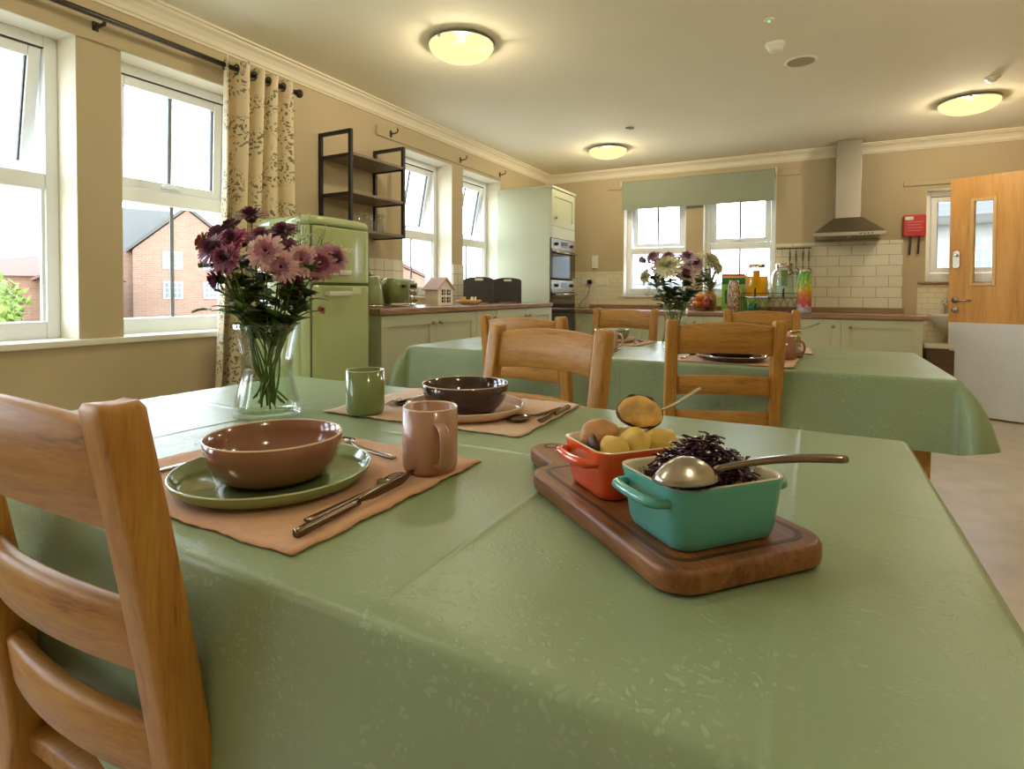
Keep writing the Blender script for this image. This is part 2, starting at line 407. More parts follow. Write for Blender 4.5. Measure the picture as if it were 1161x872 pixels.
def prism(bm, poly, h0, h1, plane='xy', mi=0):
    """extrude a 2-D outline; plane gives the axes of the outline, h runs along the third"""
    def P(a, b, h):
        return {'xy': (a, b, h), 'xz': (a, h, b), 'yz': (h, a, b)}[plane]
    A = [bm.verts.new(P(a, b, h0)) for a, b in poly]; C = [bm.verts.new(P(a, b, h1)) for a, b in poly]
    bm.faces.new(A).material_index = mi; bm.faces.new(C[::-1]).material_index = mi
    n = len(poly)
    for i in range(n):
        j = (i+1) % n; bm.faces.new((A[i], C[i], C[j], A[j])).material_index = mi
    return bm

def rrect(w, d, r, n=6, cx=0, cy=0):
    out = []
    for (sx, sy, a0) in ((1, 1, 0), (-1, 1, 90), (-1, -1, 180), (1, -1, 270)):
        for i in range(n+1):
            a = radians(a0+90*i/n); out.append((cx+sx*(w/2-r)+r*cos(a), cy+sy*(d/2-r)+r*sin(a)))
    return out

def loft(bm, rings, cap0=True, cap1=True, mi=0):
    R = [[bm.verts.new(p) for p in ring] for ring in rings]; n = len(R[0])
    for A, C in zip(R, R[1:]):
        for i in range(n): bm.faces.new((A[i], A[(i+1) % n], C[(i+1) % n], C[i])).material_index = mi
    if cap0: bm.faces.new(R[0][::-1]).material_index = mi
    if cap1: bm.faces.new(R[-1]).material_index = mi
    return bm

def ball(bm, c, r, sub=2, sc=(1, 1, 1), jitter=0., rot=None, seed=0):
    res = bmesh.ops.create_icosphere(bm, subdivisions=sub, radius=1.)
    for v in res['verts']:
        p = v.co.copy()
        k = 1+jitter*noise.noise(p*1.3+Vector((seed*7.1, seed*3.3, 0)))
        p = Vector((p.x*r*sc[0]*k, p.y*r*sc[1]*k, p.z*r*sc[2]*k))
        if rot is not None: p = rot @ p
        v.co = p+Vector(c)
    return bm

# ------------------------------------------------------------------ the room
XL, YB, ZC, XR, YF = -2.896, 6.282, 2.44, 1.80, -2.4
XO = XL-.30                                   # outer face of the left wall
struct('floor', bx(XO, 3.4, YF-.2, YB+.3, -.12, 0), M['floor'])
struct('ceiling', bx(XO, 3.4, YF-.2, YB+.3, ZC, ZC+.12), M['ceil'])

def wall_with_holes(bm, a0, a1, z0, z1, holes, make):
    """boxes round rectangular openings (a0, a1, z0, z1) sorted along the wall"""
    cur = a0
    for h0, h1, hz0, hz1 in holes:
        make(cur, h0, z0, z1); make(h0, h1, z0, hz0); make(h0, h1, hz1, z1); cur = h1
    make(cur, a1, z0, z1)
LW = [(-2.07, -1.38, .815, 2.18), (-1.20, -.51, .815, 2.18), (-.270, .420, .815, 2.18), (.602, 1.292, .815, 2.18), (1.473, 2.163, .815, 2.18), (3.53, 4.22, 1.0, 2.18), (4.399, 5.106, 1.0, 2.18)]  # first three openings belong to unseen windows added to let in light
bm = B()
wall_with_holes(bm, YF-.2, YB+.3, -.1, ZC, LW, lambda a, b, z0, z1: z1 > z0 and box(bm, XO, XL, a, b, z0, z1))
struct('wall_left', bm, M['wall'])
BW = [(-1.938, -1.244, 1.003, 2.18), (-1.066, -.36, 1.003, 2.18), (.875, 1.50, 1.145, 1.981)]
bm = B()
wall_with_holes(bm, XL, XR+1.6, -.1, ZC, BW, lambda a, b, z0, z1: z1 > z0 and box(bm, a, b, YB, YB+.3, z0, z1))
struct('wall_back', bm, M['wall'])
bm = B()
wall_with_holes(bm, YF, YB, -.1, ZC, [(4.84, 5.72, -.1, 2.06)], lambda a, b, z0, z1: z1 > z0 and box(bm, XR, XR+.12, a, b, z0, z1))
struct('wall_right', bm, M['wall'])
struct('wall_front', bx(XL, XR, YF-.2, YF, -.1, ZC), M['wall'])
struct('wall_corridor', bx(3.28, 3.4, YF, YB, -.1, ZC), M['wall'])

prof = [(0, -.092), (.010, -.092), (.014, -.082), (.022, -.078), (.030, -.055), (.048, -.034), (.070, -.022), (.076, -.012), (.092, -.010), (.092, 0), (0, 0)]
bm = B(); prism(bm, [(XL+a, ZC+b) for a, b in prof], YF, YB, 'xz')
struct('trim_1', bm, M['coving'])
bm = B(); prism(bm, [(YB-a, ZC+b) for a, b in prof], XL, XR, 'yz')
struct('trim_2', bm, M['coving'])
# window board under the near pair, running across the pier
bm = B(); box(bm, XL-.165, XL+.028, -2.16, 2.25, .790, .8195)
struct('trim_3', bm, M['sill'], bevel=.006)
# timber battens that carry the curtain fittings
struct('trim_4', bx(XL, XL+.018, -.4, 2.48, 2.165, 2.265), M['wall'], bevel=.006)
struct('trim_5', bx(XL, XL+.016, 3.22, 5.10, 2.205, 2.285), M['wall'], bevel=.006)
struct('trim_6', bx(.700, 1.55, YB-.018, YB, 2.020, 2.065), M['wall'], bevel=.004)
struct('trim_7', bx(-2.12, -.14, YB-.018, YB, 2.215, 2.275), M['wall'], bevel=.004)
# window board of the back pair and of the small window
struct('trim_8', bx(-1.96, -.34, YB-.03, YB+.17, .985, 1.003), M['sill'], bevel=.004)
struct('trim_9', bx(.82, 1.56, YB-.045, YB+.17, 1.127, 1.145), M['topx'], bevel=.004)
struct('trim_10', bx(XL-.165, XL+.01, 3.53, 4.22, .985, 1.0), M['sill'], bevel=.004)
struct('trim_11', bx(XL-.165, XL+.01, 4.399, 5.106, .985, 1.0), M['sill'], bevel=.004)
struct('baseboard_left', bx(XL, XL+.018, YF, 2.0, 0, .12), M['sill'], bevel=.004)
struct('baseboard_back', bx(.84, XR, YB-.018, YB, 0, .12), M['sill'], bevel=.004)

# tiled splashbacks
def tiles(n, bm, m): return struct(n, bm, m)
bm = B(); box(bm, -.355, .705, YB-.010, YB, .90, 1.535); tiles('trim_12', bm, M['tileb'])
bm = B(); box(bm, -2.89, -1.938, YB-.008, YB, .86, 1.279); box(bm, -1.938, -.355, YB-.008, YB, .86, .985); tiles('trim_13', bm, M['tilem'])
bm = B(); box(bm, .818, 1.62, YB-.008, YB, .60, 1.118); tiles('trim_14', bm, M['tilem'])
bm = B(); box(bm, XL, XL+.010, 2.60, 3.527, .93, 1.286); box(bm, XL, XL+.010, 4.222, 4.397, .93, 1.286); box(bm, XL, XL+.010, 5.108, 5.18, .93, 1.286); tiles('trim_15', bm, M['tilel'])

def make_window(n, loc, rz, w, h, t0, t1, ang, bar_top=True, bar_bot=True, transom=True):
    r = link(bpy.data.objects.new('window_%d' % n, None)); r.location = loc; r.rotation_euler = (0, 0, rz); r['kind'] = 'structure'
    r.empty_display_size = .1
    f = .052; bm = B(); D = .07
    box(bm, -w/2, -w/2+f, 0, D, 0, h); box(bm, w/2-f, w/2, 0, D, 0, h)
    box(bm, -w/2+f, w/2-f, 0, D, 0, f+.03); box(bm, -w/2+f, w/2-f, 0, D, h-f, h)
    if transom: box(bm, -w/2+f, w/2-f, 0, D, t0, t1)
    obj('window_frame', bm, M['upvc'], r, bevel=.006)
    iw = w-2*f
    if not transom: t0 = t1 = f+.03
    if transom:
        p = obj('pane', bx(-iw/2, iw/2, .030, .040, f+.03, t0), M['pane'], r)
        bm = B()
        for x0, x1, z0, z1 in ((-iw/2, -iw/2+.012, f+.03, t0), (iw/2-.012, iw/2, f+.03, t0)): box(bm, x0, x1, .016, .028, z0, z1)
        obj('glazing_gasket', bm, M['upvc'], r)
        if bar_bot: obj('glazing_bar', bx(-.010, .010, .024, .030, f+.03, t0), M['bar'], r)
    RD_ = .165 if rz else .130
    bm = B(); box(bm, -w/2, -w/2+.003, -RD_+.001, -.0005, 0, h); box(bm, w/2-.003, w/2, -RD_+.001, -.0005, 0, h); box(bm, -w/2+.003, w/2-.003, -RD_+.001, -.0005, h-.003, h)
    obj('daylit_reveal', bm, M['daylit_facing'], r)  # pale facing carries the window brightness in its colour
    # the top hung sash
    sh = h-f-t1; s = .052
    g = .004
    bm = B()
    box(bm, -iw/2+g, -iw/2+s, -.012, .045, -sh+g, -g); box(bm, iw/2-s, iw/2-g, -.012, .045, -sh+g, -g)
    box(bm, -iw/2+s, iw/2-s, -.012, .045, -sh+g, -sh+s); box(bm, -iw/2+s, iw/2-s, -.012, .045, -s, -g)
    sa = obj('sash', bm, M['upvc'], r, loc=(0, .02, h-f), rot=(radians(ang), 0, 0), bevel=.006)
    obj('pane', bx(-iw/2+s, iw/2-s, .018, .026, -sh+s, -s), M['pane'], sa)
    bm = B()
    box(bm, -iw/2+s, -iw/2+s+.007, .0, .016, -sh+s, -s); box(bm, iw/2-s-.007, iw/2-s, .0, .016, -sh+s, -s)
    obj('glazing_gasket', bm, M['gasket'], sa)
    if bar_top: obj('glazing_bar', bx(-.010, .010, .006, .018, -sh+s, -s), M['bar'], sa)
    bm = B(); box(bm, -.055, .055, -.024, -.012, -sh+.018, -sh+.038); box(bm, .010, .024, -.040, -.012, -sh+.02, -sh+.036); box(bm, -.06, .024, -.042, -.032, -sh+.02, -sh+.036)
    obj('sash_handle', bm, M['upvc'], sa, bevel=.003)
    # dark joint line above the sash
    obj('head_seal', bx(-iw/2, iw/2, .004, .016, h-f-.004, h-f+.001), M['gasket'], r)
    return r
FX = XL-.165
make_window(1, (FX, .947, .815), pi/2, .69, 1.365, .675, .75, 11, bar_top=False, bar_bot=False)
make_window(2, (FX, 1.818, .815), pi/2, .69, 1.365, .675, .75, 2)
make_window(3, (FX, 3.875, 1.0), pi/2, .69, 1.18, .49, .565, 11, bar_top=True)
make_window(4, (FX, 4.7525, 1.0), pi/2, .707, 1.18, .49, .565, 11)
make_window(5, (-1.591, YB+.13, 1.003), 0, .694, 1.177, .475, .545, 6)
make_window(6, (-.713, YB+.13, 1.003), 0, .706, 1.177, .50, .57, 1)
make_window(7, (1.1875, YB+.13, 1.145), 0, .625, .836, .1, .1, 1, transom=False, bar_top=False)
make_window(8, (FX, .075, .815), pi/2, .69, 1.365, .675, .75, 2)  # unseen, added as a further source of daylight
make_window(9, (FX, -.855, .815), pi/2, .69, 1.365, .675, .75, 2)  # unseen, added to bring cool light onto the near cloth
make_window(10, (FX, -1.725, .815), pi/2, .69, 1.365, .675, .75, 2)  # unseen, added with the previous one for the same light

# the open oak door
dr = link(bpy.data.objects.new('door_1', None)); dr.location = (1.012, 6.05, 0); dr.rotation_euler = (0, 0, radians(-24)); dr['kind'] = 'structure'
DW, DT = .84, .044
gx0, gx1, gz0, gz1 = .150, .300, 1.115, 1.825
bm = B(); z0, z1 = .012, 2.02
for a in ((0, gx0, z0, z1), (gx1, DW, z0, z1), (gx0, gx1, z0, gz0), (gx0, gx1, gz1, z1)): box(bm, a[0], a[1], 0, DT, a[2], a[3])
obj('door_leaf', bm, M['doorwood'], dr)
bm = B()
for a in ((gx0-.012, gx0+.014, gz0-.012, gz1+.012), (gx1-.014, gx1+.012, gz0-.012, gz1+.012), (gx0+.014, gx1-.014, gz0-.012, gz0+.014), (gx0+.014, gx1-.014, gz1-.014, gz1+.012)):
    box(bm, a[0], a[1], -.008, DT+.008, a[2], a[3])
obj('glazing_bead', bm, M['bead'], dr, bevel=.004)
obj('vision_panel', bx(gx0+.01, gx1-.01, .019, .025, gz0+.01, gz1-.01), M['pane'], dr)
kp = obj('kick_plate', bx(.004, DW-.004, -.003, 0, .016, .795), M['kick'], dr)
bm = B(); lathe(bm, [(0, .012), (.024, .012), (.026, .006), (.026, 0)], 24, (.045, 0, .985), axis='y')
lathe(bm, [(.010, .012), (.010, .05), (0, .05)], 16, (.045, -.0, .985), axis='y')
for v in bm.verts: pass
hd = obj('lever_handle', bm, M['steel'], dr, smooth=True)
bm = B(); tube(bm, [(.045, -.012, .985), (.045, -.052, .985), (.058, -.058, .985), (.10, -.058, .984), (.168, -.056, .982)], .0085, 10)
obj('lever', bm, M['steel'], hd, smooth=True)
bm = B(); lathe(bm, [(0, .010), (.024, .010), (.026, .004), (.026, -.001), (0, -.001)], 24, (.045, 0, .900), axis='y')
tl = obj('thumb_turn', bm, M['steel'], dr, smooth=True)
obj('turn', bx(.041, .049, -.028, -.008, .885, .915), M['steel'], tl, bevel=.002)
bm = B(); loft(bm, [[(x, y, z) for x, z in rrect(.052, .15, .022, 6, .05, 1.33)] for y in (0, -.014)])
kx = obj('keypad_lock', bm, M['steel'], dr, bevel=.003)
bm = B(); lathe(bm, [(.013, 0), (.013, .03), (.010, .036), (0, .036)], 16, (.05, -.012, 1.365), axis='y')
obj('latch_knob', bm, M['chrome'], kx, smooth=True)
# frame of the doorway in the right-hand wall
bm = B(); box(bm, XR-.02, XR+.14, 4.80, 4.845, 0, 2.10); box(bm, XR-.02, XR+.14, 5.715, 5.76, 0, 2.10); box(bm, XR-.02, XR+.14, 4.845, 5.715, 2.055, 2.10)
struct('door_frame', bm, M['bead'], bevel=.004)

# ------------------------------------------------------------------ outside
struct('ground', bx(-90, 60, -60, 90, -1.0, -.92), M['asphalt'])

def house_window(par, x, z, w, h, y):
    f = obj('window', bx(x-w/2, x+w/2, y-.06, y+.02, z, z+h), M['extwhite'], par)
    obj('pane', bx(x-w*.42, x+w*.42, y-.072, y-.0605, z+h*.08, z+h*.92), M['extglass'], f)
    bm = B()
    for k in range(5): box(bm, x-w*.42+w*.21*k-.025-.02*(k == 2), x-w*.42+w*.21*k+.025+.02*(k == 2), y-.095, y-.0725, z+h*.06, z+h*.94)
    for k in range(4): box(bm, x-w*.44, x+w*.44, y-.094, y-.073, z+h*(.08+.28*k)-.025, z+h*(.08+.28*k)+.025)
    obj('glazing_bars', bm, M['extwhite'], f)

# brick gable house seen through the second window
h = thing('brick_house', 'two-storey salmon brick house with a gable, seen through the second window from the left', 'house', (-39.7, 24.3, -.92), radians(64))
GW, EV, AP = 6.9, 4.75, 7.7
bm = B(); prism(bm, [(-3.1, 0), (3.8, 0), (3.8, EV), (.15, AP), (-3.1, EV)], 0, 9, 'xz'); box(bm, -6.9, -3.1, .7, 9, 0, EV-.1)
obj('brick_walls', bm, M['brickA'], h)
bm = B(); prism(bm, [(-3.45, EV-.18), (.15, AP+.1), (4.15, EV-.18), (4.15, EV+.05), (.15, AP+.38), (-3.45, EV+.05)], -.15, 9.2, 'xz')
obj('gable_roof', bm, M['roofA'], h)
bm = B(); prism(bm, [(.9, EV-.35), (5.0, AP+.2), (9, EV-.3), (9, EV-.1), (5.0, AP+.45), (.9, EV-.1)], -7.15, -.4, 'yz')
obj('wing_roof', bm, M['roofA'], h)
for x in (-.75, 1.75):
    for z in (1.35, 3.45): house_window(h, x, z, 1.2, 1.25, 0)
house_window(h, -5.0, 1.4, 1.2, 1.25, 1.2)
obj('downpipe', bx(-3.35, -3.2, 1.05, 1.2, 0, EV-.3), M['gasket'], h)
# lower house seen through the first window
h = thing('brick_bungalow', 'low brick house with a terracotta roof and pale gable, seen through the leftmost window', 'house', (-36.8, 14.1, -.92), radians(66))
bm = B(); box(bm, -6, 3.9, 0, 6, 0, 2.75); prism(bm, [(.5, 0), (3.9, 0), (3.9, 2.6), (2.2, 3.55), (.5, 2.6)], -1.2, 0, 'xz')
obj('brick_walls', bm, M['brickB'], h)
bm = B(); ev = [(-6.3, -.4), (4.2, -.4), (4.2, 6.4), (-6.3, 6.4)]; A = [bm.verts.new((x, y, 2.7)) for x, y in ev]; Ra, Rb = bm.verts.new((.1, 3, 3.95)), bm.verts.new((2.6, 3, 3.95))
for f in ((A[0], A[1], Rb, Ra), (A[1], A[2], Rb), (A[2], A[3], Ra, Rb), (A[3], A[0], Ra), (A[3], A[2], A[1], A[0])): bm.faces.new(f)
prism(bm, [(.15, 2.42), (2.2, 3.62), (4.25, 2.42), (4.25, 2.57), (2.2, 3.80), (.15, 2.57)], -1.45, 2, 'xz')
obj('tiled_roof', bm, M['roofB'], h)
obj('gable_panel', (lambda b: prism(b, [(1.0, 2.62), (3.4, 2.62), (2.2, 3.3)], -1.26, -1.2, 'xz'))(B()), M['render'], h)
obj('garage_door', bx(1.15, 3.4, -1.27, -1.2, 0, 2.55), M['render'], h)
# house and tree behind the kitchen's left windows
h = thing('terrace_house', 'pale orange brick house far beyond the first kitchen window on the left wall', 'house', (-31.0, 37.4, -.92), radians(38))
bm = B(); prism(bm, [(-4, 0), (4, 0), (4, 2.2), (0, 4.1), (-4, 2.2)], 0, 8, 'xz'); obj('brick_walls', bm, M['brickB'], h)
bm = B(); prism(bm, [(-4.4, 2.1), (0, 4.2), (4.4, 2.1), (4.4, 2.3), (0, 4.5), (-4.4, 2.3)], -.2, 8.2, 'xz'); obj('tiled_roof', bm, M['roofB'], h)
for x in (-1.6, 1.4): house_window(h, x, .9, 1.2, 1.1, 0)

def bush(name, c, r, label, sc=(1, 1, 1), n=420, seed=1):
    rnd = random.Random(seed); bm = B()
    for i in range(n):
        d = Vector((rnd.gauss(0, 1), rnd.gauss(0, 1), rnd.gauss(0, 1))); d.normalize()
        p = Vector((d.x*sc[0], d.y*sc[1], d.z*sc[2]))*r*rnd.uniform(.7, 1.05)
        if p.z < -r*sc[2]*.9: continue
        a = Vector((rnd.uniform(-1, 1), rnd.uniform(-1, 1), rnd.uniform(-1, 1))).normalized(); b2 = a.cross(d).normalized(); s = r*rnd.uniform(.07, .14)
        q = [bm.verts.new(p+v) for v in (a*s*1.6, b2*s*.7, -a*s*1.6, -b2*s*.7)]; bm.faces.new(q)
    o = thing(name, label, 'bush', (c[0], c[1], -.92)); hgt = c[2]+.92
    obj('foliage', bm, M['bush'], o, loc=(0, 0, hgt))
    bm = B(); ball(bm, (0, 0, hgt), r*.72, 3, sc, .35, seed=seed); obj('inner_foliage', bm, M['bush'], o, smooth=True)
    bm = B(); rod(bm, (0, 0, 0), (0, 0, hgt), r*.07); obj('trunk', bm, M['oakz'], o)
bush('garden_bush', (-33.0, 11.2, .35), 1.35, 'bright green bush beside the low brick house, at the leftmost window', seed=3)
bush('garden_bush', (-13.6, 15.4, .35), 1.25, 'bright green shrub outside the first kitchen window on the left wall', (1, 1, 1.2), seed=5)
bush('garden_bush', (-11.2, 19.2, .35), 1.2, 'bright green shrub outside the window behind the charcoal boxes', (1, 1, 1.2), seed=9)
# pale building behind the small right-hand window and door glass
h = thing('pale_building', 'long pale rendered building beyond the small window beside the open door', 'building', (5.2, 20.5, -.92), radians(-6))
obj('rendered_wall', bx(-6, 7, 0, 5, 0, 4.1), M['render'], h)
bm = B(); prism(bm, [(-.5, 3.95), (2.6, 5.8), (5.6, 3.95), (5.6, 4.2), (2.6, 6.05), (-.5, 4.2)], -6.5, 7.5, 'yz'); obj('roof', bm, M['roofA'], h)
for x in (-2.9, -1.2, .6): house_window(h, x, 2.2, .95, 1.15, 0)
h = thing('long_wall', 'low pale boundary wall far outside the back windows', 'wall', (-6, 42, -.92), radians(8))
obj('wall_body', bx(-20, 16, 0, .4, 0, 2.6), M['render'], h); obj('coping', bx(-20.1, 16.1, -.1, .5, 2.6, 2.75), M['extwhite'], h)
h = thing('parked_car', 'dark car parked outside, seen through the door glass', 'car', (3.15, 14.5, -.92), radians(5))
bm = B(); prism(bm, [(-1.9, .3), (1.9, .3), (1.95, .75), (1.2, .9), (.6, 1.42), (-1.0, 1.42), (-1.6, .95), (-1.95, .85)], -.8, .8, 'xz')
obj('body', bm, M['asphalt'], h, bevel=.08)
for x in (-1.15, 1.15):
    for y in (-.72, .72):
        bm = B(); lathe(bm, [(0, -.1), (.3, -.1), (.31, 0), (.3, .1), (0, .1)], 20, (x, y, .3), axis='y'); obj('wheel', bm, M['blackplastic'], h)

# ------------------------------------------------------------------ lights
W = bpy.data.worlds.new('sky'); SC.world = W; W.use_nodes = True
nt = W.node_tree; nt.nodes.clear()
wo = nt.nodes.new('ShaderNodeOutputWorld'); bg = nt.nodes.new('ShaderNodeBackground')
tc = nt.nodes.new('ShaderNodeTexCoord'); sp = nt.nodes.new('ShaderNodeSeparateXYZ'); rp = nt.nodes.new('ShaderNodeValToRGB')
nt.links.new(tc.outputs['Generated'], sp.inputs[0]); nt.links.new(sp.outputs['Z'], rp.inputs['Fac'])
rp.color_ramp.elements[0].position = 0.; rp.color_ramp.elements[0].color = (.86, .93, 1., 1)
rp.color_ramp.elements[1].position = .7; rp.color_ramp.elements[1].color = (.62, .79, 1., 1)
nt.links.new(rp.outputs['Color'], bg.inputs['Color']); bg.inputs['Strength'].default_value = SKY = 12.
nt.links.new(bg.outputs[0], wo.inputs['Surface'])
LAMP_W = 54.
def ceiling_light(x, y, label):
    t = thing('ceiling_light', label, 'ceiling light', (x, y, ZC), 0, 'glass dome ceiling lights')
    bm = B(); lathe(bm, [(0, -.0), (.165, -.0), (.1815, -.014), (.1815, -.021), (.170, -.021), (.165, -.016), (0, -.014)], 48); obj('base_plate', bm, M['chrome'], t, smooth=True)
    R = .182; d = .078
    bm = B(); lathe(bm, [(R*cos(a), -.020-d*sin(a)) for a in [pi/2*i/14 for i in range(14)]]+[(0, -.020-d)], 56)
    obj('glass_dome', bm, M['dome'], t, smooth=True)
    for k in range(3):
        a = k*2*pi/3+.4
        obj('clip', bx(-.010, .010, -.008, .008, -.034, -.008), M['chrome'], t, loc=((R-.004)*cos(a), (R-.004)*sin(a), 0), rot=(0, 0, a), bevel=.002)
    L = bpy.data.lights.new('lamp_bulb', 'POINT'); L.energy = LAMP_W; L.color = (1., .94, .83); L.shadow_soft_size = .05
    o = link(bpy.data.objects.new('lamp_bulb', L)); o.parent = t; o.location = (0, 0, -.064)
ceiling_light(-1.77, 2.67, 'lit glass dome ceiling light nearest the curtain')
ceiling_light(-1.80, 5.29, 'lit glass dome ceiling light near the oven corner')
ceiling_light(.96, 5.17, 'lit glass dome ceiling light above the open door')
ceiling_light(.96, 2.67, 'unseen dome ceiling light added for fill over the right end of the far table')  # out of view, added as fill light
ceiling_light(-1.60, .0, 'unseen dome ceiling light added for fill over the near table')  # added fill lamp, out of view
ceiling_light(.96, .0, 'unseen dome ceiling light added for fill behind the viewer on the right')  # another added fill lamp, behind the camera

t = thing('emergency_indicator', 'small white ceiling disc with a glowing green light', 'indicator light', (-.227, 3.182, ZC))
bm = B(); lathe(bm, [(0, 0), (.022, 0), (.024, -.005), (.018, -.008), (0, -.008)], 24); obj('bezel', bm, M['white'], t, smooth=True)
bm = B(); lathe(bm, [(.008, -.008), (.006, -.013), (0, -.014)], 16); obj('green_lens', bm, emit('green_led', (.2, 1., .25), 1.2), t, smooth=True)
t = thing('smoke_detector', 'round white smoke detector on the ceiling', 'smoke detector', (-.217, 3.50, ZC))
bm = B(); lathe(bm, [(0, 0), (.050, 0), (.052, -.012), (.046, -.022), (0, -.022)], 32); obj('base', bm, M['white'], t, smooth=True)
bm = B(); lathe(bm, [(.040, -.022), (.038, -.030), (.034, -.031), (.036, -.038), (.030, -.046), (0, -.048)], 32); obj('sensor_head', bm, M['white'], t, smooth=True)
t = thing('ceiling_speaker', 'flat round speaker grille on the ceiling beyond the smoke detector', 'speaker', (-.096, 3.835, ZC))
bm = B(); lathe(bm, [(0, 0), (.088, 0), (.090, -.006), (.076, -.009), (.074, -.007)], 40); obj('rim', bm, M['white'], t, smooth=True)
bm = B(); lathe(bm, [(.074, -.007), (.04, -.009), (0, -.010)], 40); obj('grille', bm, plain('speaker_grille', (176, 160, 124), .7, scale=200, var=.2), t, smooth=True)
t = thing('ceiling_sensor', 'small white ceiling fitting above the dome light by the door', 'sensor', (.99, 4.705, ZC))
bm = B(); lathe(bm, [(0, 0), (.040, 0), (.042, -.006), (.028, -.010), (.026, -.022), (.014, -.030), (0, -.031)], 28); obj('bezel', bm, M['white'], t, smooth=True)
t = thing('ceiling_sensor', 'tiny ceiling disc just behind the dome light near the oven corner', 'sensor', (-1.41, 4.712, ZC))
bm = B(); lathe(bm, [(0, 0), (.036, 0), (.036, -.008), (.030, -.012), (0, -.012)], 28); obj('bezel', bm, plain('grey_disc', (150, 140, 116), .6), t, smooth=True)

# ------------------------------------------------------------------ camera
cd = bpy.data.cameras.new('camera'); cam = link(bpy.data.objects.new('camera', cd)); SC.camera = cam
F, PIT, YAW, CY, ROLL = 637.015, radians(1.2427), radians(28.348), 344.69, radians(.2334)
r0 = Vector((cos(YAW), sin(YAW), 0)); fw = Vector((-sin(YAW)*cos(PIT), cos(YAW)*cos(PIT), -sin(PIT))); u0 = r0.cross(fw)
rt = r0*cos(ROLL)+u0*sin(ROLL); up = -r0*sin(ROLL)+u0*cos(ROLL)
cam.matrix_world = Matrix(((rt.x, up.x, -fw.x, 0), (rt.y, up.y, -fw.y, 0), (rt.z, up.z, -fw.z, 1.04), (0, 0, 0, 1)))
cd.sensor_fit = 'HORIZONTAL'; cd.sensor_width = 36; cd.lens = 36*F/1161; cd.shift_y = -(436-CY)/1161; cd.clip_start = .02; cd.clip_end = 300
SC.view_settings.view_transform = 'Standard'; SC.view_settings.look = 'None'; SC.view_settings.gamma = 1.; SC.view_settings.use_curve_mapping = False
SC.view_settings.exposure = EXPO = 0.
SC.cycles.use_denoising = True; SC.cycles.denoiser = 'OPENIMAGEDENOISE'
SC.cycles.max_bounces = 10; SC.cycles.diffuse_bounces = 5; SC.cycles.transparent_max_bounces = 24; SC.cycles.glossy_bounces = 4
SC.cycles.caustics_reflective = False; SC.cycles.caustics_refractive = False; SC.cycles.sample_clamp_indirect = 4.

# ------------------------------------------------------------------ tables and cloths
TZ = .760                                     # top of the cloth
def dining_table(name, label, x0, x1, y0, y1):
    cx, cy = (x0+x1)/2, (y0+y1)/2; w, d = x1-x0-.012, y1-y0-.012
    t = thing(name, label, 'table', (cx, cy, 0), 0, 'oak dining tables under green cloths')
    bm = B(); loft(bm, [[(x, y, z) for x, y in rrect(w, d, .012, 3)] for z in (.724, .7565)]); obj('tabletop', bm, M['oakx'], t, bevel=.004)
    a = .075
    bm = B(); box(bm, -w/2+.1, w/2-.1, -d/2+.05, -d/2+.072, .63, .724); box(bm, -w/2+.1, w/2-.1, d/2-.072, d/2-.05, .63, .724)
    box(bm, -w/2+.05, -w/2+.072, -d/2+.1, d/2-.1, .63, .724); box(bm, w/2-.072, w/2-.05, -d/2+.1, d/2-.1, .63, .724); obj('apron', bm, M['oakx'], t)
    for sx in (-1, 1):
        for sy in (-1, 1):
            lx, ly = sx*(w/2-.085), sy*(d/2-.085)
            bm = B(); loft(bm, [[(lx+x*k, ly+y*k, z) for x, y in rrect(a, a, .006, 2)] for z, k in ((0, .72), (.6, 1.), (.724, 1.))]); obj('leg', bm, M['oakz'], t)
    return t

